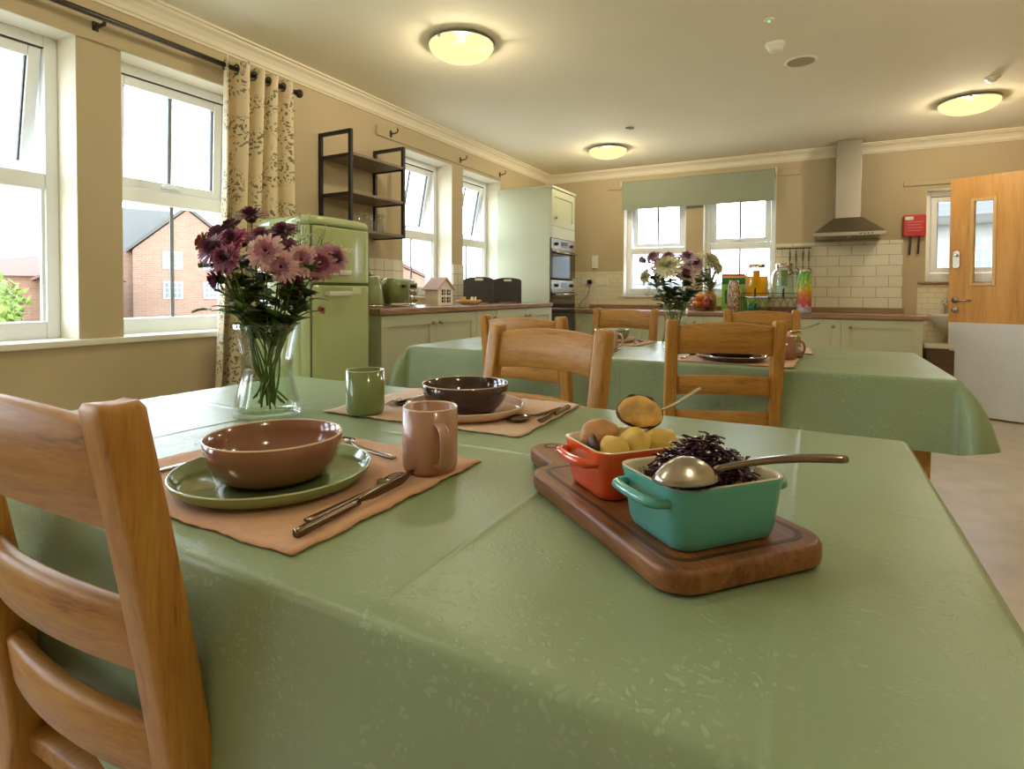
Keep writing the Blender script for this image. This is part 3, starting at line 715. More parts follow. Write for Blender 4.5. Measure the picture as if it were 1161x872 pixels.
def tablecloth(name, label, x0, x1, y0, y1, drop, creases_x, creases_y, flare=36., seed=1):
    cx, cy = (x0+x1)/2, (y0+y1)/2
    def cuts(a, b, extra):
        n = int((b-a)/.022); L = [a+(b-a)*i/n for i in range(n+1)]
        for e in extra: L += [e-.012, e-.006, e-.003, e, e+.003, e+.006, e+.012]
        s = [0, .003, .007, .012, .018]+[.018+(drop-.018)*i/11 for i in range(1, 12)]
        return sorted(set([round(a-q, 5) for q in s]+[round(v, 5) for v in L if a <= v <= b]+[round(b+q, 5) for q in s]))
    U, V = cuts(x0, x1, creases_x), cuts(y0, y1, creases_y)
    R = .012
    def wob(u, s):                            # soft folds that grow towards the hem
        k = min(1, s/drop)
        return k*(.008*sin(u*9.+seed)+.005*sin(u*21.+seed*2.3)+.010*noise.noise(Vector((u*3.1, seed*4., 0))))+.012*k
    def edge(s):
        if s < R*pi/2: return R*sin(s/R), R*(1-cos(s/R))
        return R, R+s-R*pi/2
    def ridge(u, v):
        z = 0
        for e in creases_x: z += .0016*math.exp(-((u-e)/.004)**2)*(0.6+.4*sin(v*7+e*9))
        for e in creases_y: z += .0016*math.exp(-((v-e)/.004)**2)*(0.6+.4*sin(u*6+e*5))
        return z
    def P(u, v):
        a = max(0, u-x1, x0-u); sx = 1 if u > x1 else -1
        b = max(0, v-y1, y0-v); sy = 1 if v > y1 else -1
        px, py = min(max(u, x0), x1), min(max(v, y0), y1)
        if a == 0 and b == 0:
            z = TZ+ridge(u, v)+.0020*noise.noise(Vector((u*5, v*5, seed)))+.0009*noise.noise(Vector((u*17, v*9, seed+3)))
            return (u, v, z)
        if b == 0 or a == 0:
            s = a or b; h, dz = edge(s); al = v if a else u; lo, hi = (y0, y1) if a else (x0, x1)
            cd = min(al-lo, hi-al); fl = math.exp(-max(cd, 0)/.10)
            out = h+wob(al, s)*(1-fl)+s*.12*fl+ridge(u, v)*(1 if s > .02 else 1)
            return (px+sx*out, py, TZ-dz) if a else (px, py+sy*out, TZ-dz)
        phi = atan2(b, a); r = hypot(a, b); ext = drop/max(cos(phi), sin(phi)); rmax = drop*(1-.02*sin(2*phi)**2); r *= rmax/ext
        h, dz = edge(r); al = radians(7+flare*abs(sin(2*phi))**.8)
        al *= 1.42-.75*min(1, r/drop)*abs(sin(2*phi)); s = max(0, r-R); hh = h+s*sin(al)*.98; zz = min(r, R)*.0+ (dz if r < R*pi/2 else R+(r-R*pi/2)*cos(al))
        return (px+sx*hh*cos(phi), py+sy*hh*sin(phi), TZ-zz)
    bm = B()
    G = [[bm.verts.new((p[0]-cx, p[1]-cy, p[2])) for p in (P(u, v) for v in V)] for u in U]
    for i in range(len(U)-1):
        for j in range(len(V)-1): bm.faces.new((G[i][j], G[i+1][j], G[i+1][j+1], G[i][j+1]))
    o = obj(name, bm, M['cloth'], smooth=True, loc=(cx, cy, 0))
    return tag(o, label, 'tablecloth', 'green damask tablecloths')

NX0, NX1, NY0, NY1 = -1.515, .148, .370, 1.284
FX0, FX1, FY0, FY1 = -1.83, .410, 2.290, 3.225
dining_table('dining_table', 'oak dining table under the green cloth nearest the viewer', NX0, NX1, NY0, NY1)
dining_table('dining_table', 'oak dining table under the farther green cloth, one leg showing at its right', FX0, FX1, FY0, FY1)
tablecloth('tablecloth', 'sage green damask cloth on the nearest table, under the wooden board', NX0, NX1, NY0, NY1, .285, [-1.10, -.335, -.02], [.86], flare=5, seed=1)
tablecloth('tablecloth', 'sage green damask cloth on the farther table with flared corners', FX0, FX1, FY0, FY1, .245, [-1.3, -.72, -.30, .12], [2.75], flare=30, seed=4)

# ------------------------------------------------------------------ chairs
def chair_master(loc, rz, label):
    t = thing('dining_chair', label, 'chair', loc, rz, 'oak ladder back dining chairs')
    W2 = .186; SH = .455; HT = .938
    def yb(z):                                # centre line of the raked back
        return -.185-.075*max(0, (z-SH)/(HT-SH))**1.25 if z > SH else -.185-.05*((SH-z)/SH)**1.5
    for s in (-1, 1):
        zs = [0, .12, .25, .36, SH, .52, .60, .68, .76, .84, .91, HT-.006, HT]
        rings = []
        for z in zs:
            wd = .040 if z < SH else .040+.003*(z-SH)/(HT-SH); dp = .036+.010*min(1, z/SH)-.006*max(0, (z-SH)/(HT-SH)); k = .84 if z == HT else 1
            rings.append([(s*W2+x*k, yb(z)+y*k, z+(.005*(1-(x/(wd/2))**2) if z > .93 else 0)) for x, y in rrect(wd, dp, .007, 3)])
        bm = B(); loft(bm, rings); obj('back_post', bm, M['oakz'], t, smooth=True)
    def rail(name, z0, z1, arch0, arch1, th=.021, bow=.020):
        n = 16; rings = []
        for i in range(n+1):
            q = -1+2*i/n; x = q*(W2-.012); k = 1-q*q
            a, b = z0+arch0*k, z1+arch1*k
            def pt(z, o): return (x, yb(z)-bow*k+o, z)
            rings.append([pt(a, th/2-.003), pt(a+.003, th/2), pt(b-.005, th/2), pt(b, th/2-.006), pt(b, -th/2+.006), pt(b-.005, -th/2), pt(a+.003, -th/2), pt(a, -th/2+.003)])
        bm = B(); loft(bm, rings); obj(name, bm, M['oakx'], t, smooth=True)
    rail('top_rail', .812, .918, .010, .016)
    rail('slat', .662, .732, .006, .008)
    rail('slat', .535, .600, .004, .006)
    bm = B(); loft(bm, [[(x*(1-.05*(y < 0)), y, z) for x, y in rrect(.425*k, .40*k, .03, 5, 0, .01)] for z, k in ((SH-.026, .985), (SH-.022, 1.), (SH-.006, 1.), (SH, .985))]); obj('seat', bm, M['oaky'], t, smooth=True)
    for s in (-1, 1):
        bm = B(); loft(bm, [[(s*.178+x*k, .178+y*k, z) for x, y in rrect(.042, .042, .006, 2)] for z, k in ((0, .72), (.30, 1), (SH-.026, 1))]); obj('leg', bm, M['oakz'], t)
    for s in (-1, 1):
        obj('apron', bx(s*.178-.010, s*.178+.010, -.165, .158, SH-.082, SH-.026), M['oaky'], t)
        obj('stretcher', bx(s*.180-.010, s*.180+.010, -.185, .162, .17, .20), M['oaky'], t)
    obj('apron', bx(-.158, .158, .168, .188, SH-.082, SH-.026), M['oakx'], t)
    obj('stretcher', bx(-.170, .170, -.02, .0, .172, .198), M['oakx'], t)
    return t
c0 = chair_master((-.738, .53, 0), 0, 'oak ladder-back chair cut off at the bottom left, tucked under the nearest table')
dup(c0, (-.722, 1.205, 0), pi-radians(11), 'oak ladder-back chair facing the viewer, behind the dark bowl on the nearest table')
dup(c0, (-1.072, 2.355, 0), radians(-3), 'oak chair back mostly hidden behind the chair that faces the dark bowl')
dup(c0, (-.375, 2.385, 0), radians(21), 'oak chair with its back to the viewer, before the dark plate on the farther table')
dup(c0, (-1.05, 3.12, 0), pi-radians(5), 'oak ladder-back chair beyond the farther table, left of the lilac flowers')
dup(c0, (-.235, 3.36, 0), pi+radians(10), 'oak ladder-back chair beyond the farther table, right of the lilac flowers')

# ------------------------------------------------------------------ tableware
def placemat(label, cx, cy, w, d, rz, mat='mat', lift=0., group='peach linen placemats'):
    t = thing('placemat', label, 'placemat', (cx, cy, TZ+.0012), rz, group)
    nx, ny = 40, 30; bm = B()
    def zz(x, y):
        e = min(w/2-abs(x), d/2-abs(y)); z = .0028+.0010*noise.noise(Vector((x*22+cx*9, y*22, 1)))
        if e < .016: z += .0016*(.5+.5*sin((x+y)*190))
        if abs(e-.016) < .004: z -= .0012
        return z+lift*max(0, (hypot(x-w/2, y-d/2) < .09)*(.09-hypot(x-w/2, y-d/2))/.09)**2
    T = [[None]*(ny+1) for _ in range(nx+1)]; Bt = [[None]*(ny+1) for _ in range(nx+1)]
    for i in range(nx+1):
        for j in range(ny+1):
            x, y = w*(i/nx-.5), d*(j/ny-.5)
            if i in (0, nx) or j in (0, ny):
                wv = .0018*sin((x*31+y*37)*2+cx*5); x2, y2 = x+(wv if i in (0, nx) else 0), y+(wv if j in (0, ny) else 0)
            else: x2, y2 = x, y
            h = zz(x, y); T[i][j] = bm.verts.new((x2, y2, h)); Bt[i][j] = bm.verts.new((x2, y2, h-.0024))
    for i in range(nx):
        for j in range(ny):
            bm.faces.new((T[i][j], T[i+1][j], T[i+1][j+1], T[i][j+1])); bm.faces.new((Bt[i][j], Bt[i][j+1], Bt[i+1][j+1], Bt[i+1][j]))
    for i in range(nx):
        bm.faces.new((T[i][0], Bt[i][0], Bt[i+1][0], T[i+1][0])); bm.faces.new((T[i][ny], T[i+1][ny], Bt[i+1][ny], Bt[i][ny]))
    for j in range(ny):
        bm.faces.new((T[0][j], T[0][j+1], Bt[0][j+1], Bt[0][j])); bm.faces.new((T[nx][j], Bt[nx][j], Bt[nx][j+1], T[nx][j+1]))
    obj('linen', bm, M[mat], t, smooth=True); return t

def ring(parent, r, z, th, mat, n=64):
    bm = B(); tube(bm, [(r*cos(2*pi*i/n), r*sin(2*pi*i/n), z) for i in range(n)], th, 8, True)
    return obj('rim', bm, M[mat], parent, smooth=True)
MZ = TZ+.0045                                 # on a placemat
def plate(label, x, y, z, mat, rim, r=.1365, h=.021, name='plate', group='dinner plates'):
    t = thing(name, label, 'plate', (x, y, z), 0, group); k = r/.14
    bm = B(); lathe(bm, [(0, 0), (.112*k, 0), (.124*k, .003), (.135*k, .010), (.140*k, h), (.1385*k, h+.001), (.136*k, h), (.130*k, .011), (.120*k, .0065), (0, .0055)], 72)
    obj('dish', bm, M[mat], t, smooth=True); ring(t, .1382*k, h+.0003, .0016, rim, 72); return t
def bowl(label, x, y, z, mat, rim, r=.098, h=.062, group='pasta bowls'):
    t = thing('bowl', label, 'bowl', (x, y, z), 0, group); k = r/.098
    bm = B(); lathe(bm, [(0, .001), (.052*k, .0), (.066*k, .002), (.080*k, .010), (.091*k, .026), (.0965*k, .045), (.098*k, h-.001), (.0965*k, h), (.095*k, h-.001), (.0935*k, .045), (.087*k, .028), (.076*k, .014), (.060*k, .007), (0, .006)], 72)
    obj('body', bm, M[mat], t, smooth=True); ring(t, .0965*k, h-.0006, .0016, rim, 72); return t
def mug(label, x, y, z, mat, rim, ang=0., h=.098, r=.0425, group='straight sided mugs', handle=True):
    t = thing('mug', label, 'mug', (x, y, z), ang, group)
    bm = B(); lathe(bm, [(0, .002), (r*.80, .0), (r*.92, .002), (r*.985, .010), (r, .02), (r, h-.001), (r-.0018, h), (r-.0036, h-.001), (r-.004, .012), (r-.010, .006), (0, .006)], 56)
    obj('body', bm, M[mat], t, smooth=True); ring(t, r-.0018, h-.0004, .0016, rim, 56)
    if handle:
        pts = [(r-.003, 0, h*.80), (r+.014, 0, h*.80), (r+.026, 0, h*.73), (r+.031, 0, h*.58), (r+.030, 0, h*.40), (r+.022, 0, h*.24), (r+.010, 0, h*.17), (r-.003, 0, h*.17)]
        rings = []
        P2 = [Vector(p) for p in pts]; fine = []
        for i in range(len(P2)-1):
            for q in range(4): fine.append(P2[i].lerp(P2[i+1], q/4))
        fine.append(P2[-1])
        for _ in range(3): fine = [fine[0]]+[(fine[i-1]+fine[i]*2+fine[i+1])/4 for i in range(1, len(fine)-1)]+[fine[-1]]
        for i, p in enumerate(fine):
            d = (fine[min(i+1, len(fine)-1)]-fine[max(i-1, 0)]).normalized(); nrm = Vector((-d.z, 0, d.x))
            rings.append([tuple(p+nrm*(.0042*cos(a))+Vector((0, 1, 0))*(.0078*sin(a))) for a in [2*pi*k/12 for k in range(12)]])
        bm = B(); loft(bm, rings); obj('handle', bm, M[mat], t, smooth=True)
    return t

def spoon(label, loc, rz, L=.18, mat='steel', big=False, tilt=0., flip=False, name='spoon', group='table cutlery', rx=0.):
    """handle end at the origin, bowl towards +y"""
    t = thing(name, label, 'spoon', loc, rz, group); t.rotation_euler = (tilt, rx, rz)
    bl = L*.30; bw = L*.115; hl = L-bl; bm = B(); rings = []
    for i in range(13):
        q = i/12; y = hl*q; w = (.0058-.0030*q**1.5)*(L/.18)*(1.25 if big else 1); th = (.0022 if not big else .0032)*(L/.18)
        z = .002+.010*(L/.18)*max(0, (q-.55)/.45)**2*(.6 if not flip else -.1)
        rings.append([(x, y, z+zz) for x, zz in rrect(2*w, 2*th, th*.9, 3)])
    loft(bm, rings); obj('handle', bm, M[mat], t, smooth=True)
    bm = B(); n = 20; s = -1 if flip else 1; top = []; z0 = .002+.006*(L/.18)*(0 if flip else 1)
    def shell(off):
        G = [[bm.verts.new((0, hl+bl/2, z0+s*(-bw*.55)+off))]]
        for k in range(1, 7):
            q = k/6; G.append([bm.verts.new((bw*q*cos(2*pi*i/n)*(1-.12*sin(2*pi*i/n)), hl+bl/2+bl/2*q*sin(2*pi*i/n), z0+s*(-bw*.55*(1-q**2.2))+off)) for i in range(n)])
        for A, C in zip(G, G[1:]):
            for i in range(n):
                j = (i+1) % n
                bm.faces.new([A[0], C[i], C[j]] if len(A) == 1 else [A[i], C[i], C[j], A[j]])
        return G[-1]
    a = shell(0); b = shell(.0012)
    for i in range(n): bm.faces.new((a[i], a[(i+1) % n], b[(i+1) % n], b[i]))
    obj('spoon_bowl', bm, M[mat], t, smooth=True); return t

def fork(label, loc, rz, L=.19, mat='darksteel', group='table cutlery'):
    t = thing('fork', label, 'fork', loc, rz, group); hl = L*.62
    bm = B(); rings = []
    for i in range(11):
        q = i/10; w = .0062-.0034*q; rings.append([(x, hl*q, .0025+zz+.004*max(0, q-.6)) for x, zz in rrect(2*w, .004, .0016, 2)])
    loft(bm, rings); obj('handle', bm, M[mat], t, smooth=True)
    bm = B(); rings = []
    for i in range(9):
        q = i/8; w = .0028+.0095*min(1, q*1.6)**1.5; rings.append([(x, hl+L*.14*q, .0040+zz+.004*sin(q*pi*.7)) for x, zz in rrect(2*w, .0026, .0011, 2)])
    loft(bm, rings); obj('fork_neck', bm, M[mat], t, smooth=True)
    y0 = hl+L*.138
    for k in range(4):
        x = -.0093+k*.0062; bm = B()
        loft(bm, [[(x+a*(1-.45*q), y0+L*.24*q, .0068+b*(1-.4*q)+.0035*sin(q*pi)-.004*q) for a, b in rrect(.0036, .0024, .001, 2)] for q in [i/6 for i in range(7)]])
        obj('tine', bm, M[mat], t, smooth=True)
    return t
def knife(label, loc, rz, L=.225, mat='darksteel', group='table cutlery'):
    t = thing('knife', label, 'knife', loc, rz, group); hl = L*.46
    bm = B(); rings = []
    for i in range(11):
        q = i/10; w = .0088-.0022*q; h = .0105-.003*q; rings.append([(x, hl*q, .0055+zz) for x, zz in rrect(2*w*.62, h, .0035, 3)])
    loft(bm, rings); obj('handle', bm, M[mat], t, smooth=True)
    bm = B(); rings = []
    for i in range(15):
        q = i/14; w = .0095*min(1, .45+q*2.2)*(1 if q < .72 else max(.12, 1-((q-.72)/.28)**2)); off = .003*(q > .72)*((q-.72)/.28)
        rings.append([(.0005+b, hl+(L-hl)*q, .0095+off+a) for a, b in ((-w*.95, -.0002), (-w*.2, -.0011), (w*.5, -.0013), (w*.5, .0013), (-w*.2, .0011), (-w*.95, .0002))])
    loft(bm, rings); obj('blade', bm, M[mat], t, smooth=True); return t

# nearest setting
placemat('peach linen placemat under the terracotta bowl and green plate', -.708, .592, .462, .380, 0.)
plate('sage green plate under the terracotta bowl', -.688, .551, MZ, 'green_cer', 'rimgreen')
bowl('terracotta bowl standing on the sage green plate', -.688, .551, MZ+.0062, 'brown_cer', 'rim', r=.0945)
mug('dusty pink mug with its handle to the right, beside the terracotta bowl', -.522, .702, MZ, 'pink_cer', 'rim', ang=radians(-36))
knife('knife lying on its edge at the right side of the nearest placemat', (-.505, .432, MZ), radians(3))
fork('fork lying beside the knife on the nearest placemat', (-.528, .468, MZ), radians(1), L=.195)
spoon('spoon peeping out behind the sage green plate', (-.606, .716, MZ), radians(80), L=.165)
spoon('spoon peeping out at the left end of the sage green plate', (-.872, .470, MZ), radians(-3), L=.18)
# setting across the table
placemat('peach linen placemat under the dark bowl and pale pink plate', -.748, 1.108, .50, .345, radians(2), 'matpale')
plate('pale pink plate under the dark bowl', -.700, 1.075, MZ, 'pinkpale', 'rim')
bowl('dark aubergine bowl standing on the pale pink plate', -.700, 1.075, MZ+.0062, 'dark_cer', 'pinkpale')
mug('sage green mug left of the dark bowl', -.893, .958, MZ, 'green_cer', 'rimgreen', ang=radians(120))
spoon('spoon with its bowl towards the viewer, right of the dark bowl', (-.522, 1.215, MZ), radians(170), L=.19, mat='darksteel')
knife('knife lying beside the spoon, right of the dark bowl', (-.508, 1.225, MZ), radians(183), L=.19)
fork('fork lying left of the dark bowl behind the green mug', (-.905, 1.235, MZ), radians(183), L=.20)
spoon('spoon lying next to the fork behind the green mug', (-.880, 1.225, MZ), radians(180), L=.18, mat='darksteel')

# ------------------------------------------------------------------ board with two dishes
BR = radians(49.5)                            # board: x' across, y' along towards its handle
board = thing('serving_board', 'dark wooden serving board with a juice groove, on the nearest table', 'serving board', (-.170, .688, TZ+.0015), BR)
bw, bl = .204, .336
def board_outline(inset=0.):
    w, l = bw-2*inset, bl-2*inset; r = .034-inset*.6; out = []
    for (sx, sy, a0) in ((1, 1, 0), (-1, 1, 90), (-1, -1, 180), (1, -1, 270)):
        for i in range(9):
            a = radians(a0+90*i/8); out.append((sx*(w/2-r)+r*cos(a), sy*(l/2-r)+r*sin(a)))
        if sy == 1 and sx == 1:
            hw = .036-inset; L = .115-inset; hx = -.022
            out += [(hx+hw+.014, l/2), (hx+hw+.003, l/2+.012)]
            out += [(hx+hw*cos(a), l/2+L-hw+hw*sin(a)) for a in [pi*i/12 for i in range(13)]]
            out += [(hx-hw-.003, l/2+.012), (hx-hw-.014, l/2)]
    return out
bm = B(); loft(bm, [[(x, y, z) for x, y in board_outline(i)] for i, z in ((.006, 0), (.001, .004), (0, .010), (0, .020), (.002, .0245), (.006, .0265))])
obj('board_body', bm, M['board'], board, smooth=False, bevel=.002)
bm = B(); n = 9
def strip(bm, i0, i1, z):
    def path(i): return [(x, y) for x, y in rrect(bw-2*i, bl-2*i, .034-i*.6, 8)]
    A, C = path(i0), path(i1); k = len(A)
    a = [bm.verts.new((x, y, z)) for x, y in A]; c = [bm.verts.new((x, y, z)) for x, y in C]; a2 = [bm.verts.new((x, y, z-.004)) for x, y in A]; c2 = [bm.verts.new((x, y, z-.004)) for x, y in C]
    for i in range(k):
        j = (i+1) % k; bm.faces.new((a[i], a[j], c[j], c[i])); bm.faces.new((a[i], a2[i], a2[j], a[j])); bm.faces.new((c[i], c[j], c2[j], c2[i])); bm.faces.new((a2[i], c2[i], c2[j], a2[j]))
strip(bm, .016, .0215, .0268); obj('juice_groove', bm, M['groove'], board)
bm = B(); lathe(bm, [(.008, .0268), (.012, .0270), (.0125, .0262)], 20, (-.022, bl/2+.085, 0)); obj('hanging_hole', bm, M['groove'], board)

BZ = TZ+.0285
def baking_dish(label, x, y, rz, mat, w=.142, d=.112, h=.063):
    t = thing('baking_dish', label, 'dish', (x, y, BZ), rz, 'small enamelled baking dishes')
    def rg(kw, z, r=.020): return [(px, py, z) for px, py in rrect(w*kw[0], d*kw[1], r, 6)]
    bm = B()
    loft(bm, [rg((.84, .82), 0), rg((.88, .86), .002), rg((.91, .90), .010), rg((.985, .985), h-.006), rg((1., 1.), h-.002), rg((.995, .993), h)], True, False, 0)
    obj('outer_body', bm, M[mat], t, smooth=True)
    bm = B(); loft(bm, [rg((.995, .993), h), rg((.965, .955), h+.0008), rg((.935, .92), h-.002), rg((.86, .84), .012), rg((.80, .77), .008)], False, True)
    obj('inner_glaze', bm, M['cream_cer'], t, smooth=True)
    for s in (-1, 1):
        e = w/2*.985; pts = [(s*(e-.006), -.036, h-.016), (s*(e+.010), -.034, h-.015), (s*(e+.017), -.026, h-.014), (s*(e+.019), 0, h-.014), (s*(e+.017), .026, h-.014), (s*(e+.010), .034, h-.015), (s*(e-.006), .036, h-.016)]
        P2 = [Vector(p) for p in pts]; fine = []
        for i in range(len(P2)-1):
            for q in range(3): fine.append(P2[i].lerp(P2[i+1], q/3))
        fine.append(P2[-1]); bm = B(); tube(bm, fine, .0055, 10)
        for v in bm.verts: pass
        obj('handle', bm, M[mat], t, smooth=True)
    return t
TD = (-.106, .622); RD = (-.213, .716)
baking_dish('teal baking dish of shredded red cabbage on the wooden board', TD[0], TD[1], BR, 'teal')
baking_dish('orange-red baking dish of potatoes on the wooden board', RD[0], RD[1], BR, 'red', h=.060)

# shredded cabbage: one uncountable heap
rnd = random.Random(11); bm = B()
def heap_z(x, y): return .030+.062*max(0, 1-(x/.066)**2-(y/.054)**2)**.75
for i in range(620):
    a = rnd.uniform(0, 2*pi); q = sqrt(rnd.random()); x, y = .060*q*cos(a), .047*q*sin(a)
    z = heap_z(x, y)*rnd.uniform(.72, 1.08)
    th = rnd.uniform(0, 2*pi); L = rnd.uniform(.010, .026); el = rnd.uniform(-.6, .7)
    d = Vector((cos(th)*cos(el), sin(th)*cos(el), sin(el)*.7)); sd = Vector((-sin(th), cos(th), rnd.uniform(-.5, .5)))
    w = rnd.uniform(.0010, .0024); k = rnd.uniform(.2, .7)*L; pr = None
    for j in range(5):
        u = j/4-.5; p = Vector((x, y, z))+d*L*u+Vector((0, 0, 1))*k*(.25-u*u)+sd*(.003*sin(j*1.9+i))
        if abs(p.x) > .0625 or abs(p.y) > .049:
            p.z = max(p.z, .069)
        ww = w*(1-.5*abs(u)*2); cur = (bm.verts.new(p+sd*ww), bm.verts.new(p-sd*ww), bm.verts.new(p-Vector((0, 0, .0016))))
        if pr:
            for m_ in range(3): bm.faces.new((pr[m_], pr[(m_+1) % 3], cur[(m_+1) % 3], cur[m_]))
        pr = cur
cb = obj('shredded_cabbage', bm, M['cabbage'], loc=(TD[0], TD[1], BZ), rot=(0, 0, BR)); 
bm = B(); n = 28; G = []
for k in range(9):
    q = k/8; G.append([bm.verts.new((.0585*q*cos(2*pi*i/n)*(1.0), .046*q*sin(2*pi*i/n), heap_z(.0585*q*cos(2*pi*i/n), .046*q*sin(2*pi*i/n))*.86+.004*noise.noise(Vector((i, k, 3))))) for i in range(n)] if k else [bm.verts.new((0, 0, heap_z(0, 0)*.86))])
for A, C in zip(G, G[1:]):
    for i in range(n):
        j = (i+1) % n; bm.faces.new([A[0], C[i], C[j]] if len(A) == 1 else [A[i], C[i], C[j], A[j]])
# the packed core belongs to the same heap
core = bpy.data.meshes.new('core'); bm.to_mesh(core); bm.free()
bm = bmesh.new(); bm.from_mesh(cb.data); bm.from_mesh(core); bm.to_mesh(cb.data); bm.free(); bpy.data.meshes.remove(core)
tag(cb, 'heap of dark shredded red cabbage in the teal dish', 'cabbage', None, 'stuff')

# serving spoon lying face down on the cabbage
sv = thing('serving_spoon', 'large steel serving spoon lying face down on the red cabbage', 'spoon', (.030, .672, .8645), 0)
hd_, bd_ = Vector((.030, .672, .8645)), Vector((-.108, .556, .860))
dv = bd_-hd_; Ls = dv.length
sv.rotation_euler = (math.asin(dv.z/Ls), 0, atan2(-dv.x, dv.y))
bm = B(); rings = []
for i in range(17):
    q = i/16; y = (Ls-.030)*q; w = .0082-.0042*min(1, q*1.25)**1.3; th = .0036-.0010*q; z = .004+.006*sin(q*pi*.9)
    if i == 0: w *= .55
    rings.append([(x, y, z+zz) for x, zz in rrect(2*w, 2*th, th*.85, 3)])
loft(bm, rings); obj('handle', bm, M['darksteel'], sv, smooth=True)
bm = B(); n = 28
def dome(off):
    G = [[bm.verts.new((0, Ls, .021+off))]]
    for k in range(1, 9):
        q = k/8; G.append([bm.verts.new(((.0235+off)*q*cos(2*pi*i/n), Ls+(.034+off)*q*sin(2*pi*i/n), .021+off-.021*q**2.3)) for i in range(n)])
    for A, C in zip(G, G[1:]):
        for i in range(n):
            j = (i+1) % n; bm.faces.new([A[0], C[i], C[j]] if len(A) == 1 else [A[i], C[i], C[j], A[j]])
    return G[-1]
a, b = dome(0), dome(-.0012)
for i in range(n): bm.faces.new((a[i], a[(i+1) % n], b[(i+1) % n], b[i]))
obj('spoon_bowl', bm, M['steel'], sv, smooth=True)

# potatoes
def potato(label, c, r, sc, rz, skin, seed, ry=0):
    t = thing('potato', label, 'potato', c, rz, 'potatoes in the orange-red dish'); t.rotation_euler = (ry, ry*.6, rz)
    bm = B(); ball(bm, (0, 0, 0), r, 3, sc, .22, seed=seed); obj('flesh', bm, M[skin], t, smooth=True); return t
def in_dish(a, b, z): return (RD[0]+cos(BR)*a-sin(BR)*b, RD[1]+sin(BR)*a+cos(BR)*b, BZ+z)
potato('oval potato in pink skin at the left of the orange-red dish', in_dish(-.034, .014, .064), .0215, (1.35, .9, .95), BR+radians(10), 'potskin', 1)
potato('pale peeled potato at the front left of the orange-red dish', in_dish(-.036, -.024, .056), .0175, (1.1, .95, .95), radians(20), 'potato', 2)
potato('pale peeled potato at the front middle of the orange-red dish', in_dish(-.004, -.024, .060), .0190, (1, 1.0, 1.05), radians(70), 'potato', 3)
potato('large yellow potato at the right of the orange-red dish', in_dish(.034, -.016, .056), .0215, (1.2, .95, .95), BR, 'potato', 4)
potato('half hidden potato at the back of the orange-red dish', in_dish(.004, .018, .052), .0215, (1.1, 1, .9), radians(10), 'potato', 5)
potato('potato deep in the back right of the orange-red dish', in_dish(.044, .026, .048), .0165, (1.1, 1, .9), radians(80), 'potskin', 6)
t = thing('potato_skin', 'dark curl of potato skin at the left edge of the orange-red dish', 'potato skin', in_dish(-.056, -.008, .056), BR)
bm = B(); ball(bm, (0, 0, 0), .014, 3, (.35, 1.0, 1.1), .3, seed=8); obj('skin', bm, M['char'], t, smooth=True)
t = thing('roast_potato_slice', 'roasted golden potato half with a charred edge on top of the potatoes', 'potato', in_dish(.020, .004, .093), radians(28)); t.rotation_euler = (radians(62), radians(8), radians(28))
bm = B(); lathe(bm, [(0, .007), (.018, .0075), (.0255, .006), (.028, .0025)], 36)
for v in bm.verts: v.co = Vector((v.co.x*1.10, v.co.y*.78-.006*(v.co.x*36)**2*.5, v.co.z+.002*noise.noise(v.co*90)))
obj('roasted_face', bm, M['roast'], t, smooth=True)
bm = B(); lathe(bm, [(.028, .0025), (.0285, -.001), (.025, -.009), (.014, -.015), (0, -.016)], 36)
for v in bm.verts: v.co = Vector((v.co.x*1.10, v.co.y*.78-.006*(v.co.x*36)**2*.5, v.co.z))
obj('charred_skin', bm, M['char'], t, smooth=True)
bm = B(); ee = []
for i in range(40):
    a = 2*pi*i/40; q = Vector((.0275*cos(a), .0275*sin(a), .003)); ee.append((q.x*1.10, q.y*.78-.006*(q.x*36)**2*.5, .0035))
tube(bm, ee, .002, 6, True, rr=[.0004+.0040*max(0, noise.noise(Vector((i*.35, 2, 5)))+.05) for i in range(40)]); obj('charred_edge', bm, M['char'], t, smooth=True)
sp_ = spoon('spoon standing in the potatoes with its handle pointing up and away', (-.140, .822, .9035), 0, L=.105, name='spoon', group=None)
dv = Vector(in_dish(.040, .016, .074))-Vector((-.140, .822, .9035)); sp_.rotation_euler = (math.asin(dv.z/dv.length), 0, atan2(-dv.x, dv.y))

# ------------------------------------------------------------------ flowers
def vase(label, x, y, h=.206):
    t = thing('glass_vase', label, 'vase', (x, y, TZ+.0015), 0, 'flared clear glass vases'); k = h/.206
    out = [(.0, .0), (.064, .0), (.070, .003), (.0715, .010), (.068, .030), (.060, .062), (.0535, .092), (.0520, .106), (.0535, .122), (.059, .155), (.066, .188), (.0695, .204)]
    inn = [(.0675, .2055), (.064, .188), (.056, .155), (.0500, .122), (.0485, .106), (.050, .092), (.0565, .062), (.064, .030), (.066, .018), (.060, .012), (0, .012)]
    bm = B(); lathe(bm, [(r, z*k) for r, z in out+inn], 96, flute=.012, nfl=16); obj('glass_body', bm, M['vase'], t, smooth=True)
    w = thing('vase_water', 'clear water in the '+('nearest' if y < 2 else 'farther')+' glass vase of flowers', 'water', (x, y, TZ+.0145))
    bm = B(); lathe(bm, [(0, .0), (.058, .0), (.0635, .008), (.0625, .018), (.0555, .050), (.049, .080), (.0478, .092*1), (.046, .093), (0, .093)], 64); obj('water_body', bm, M['water'], w, smooth=True)
    return t
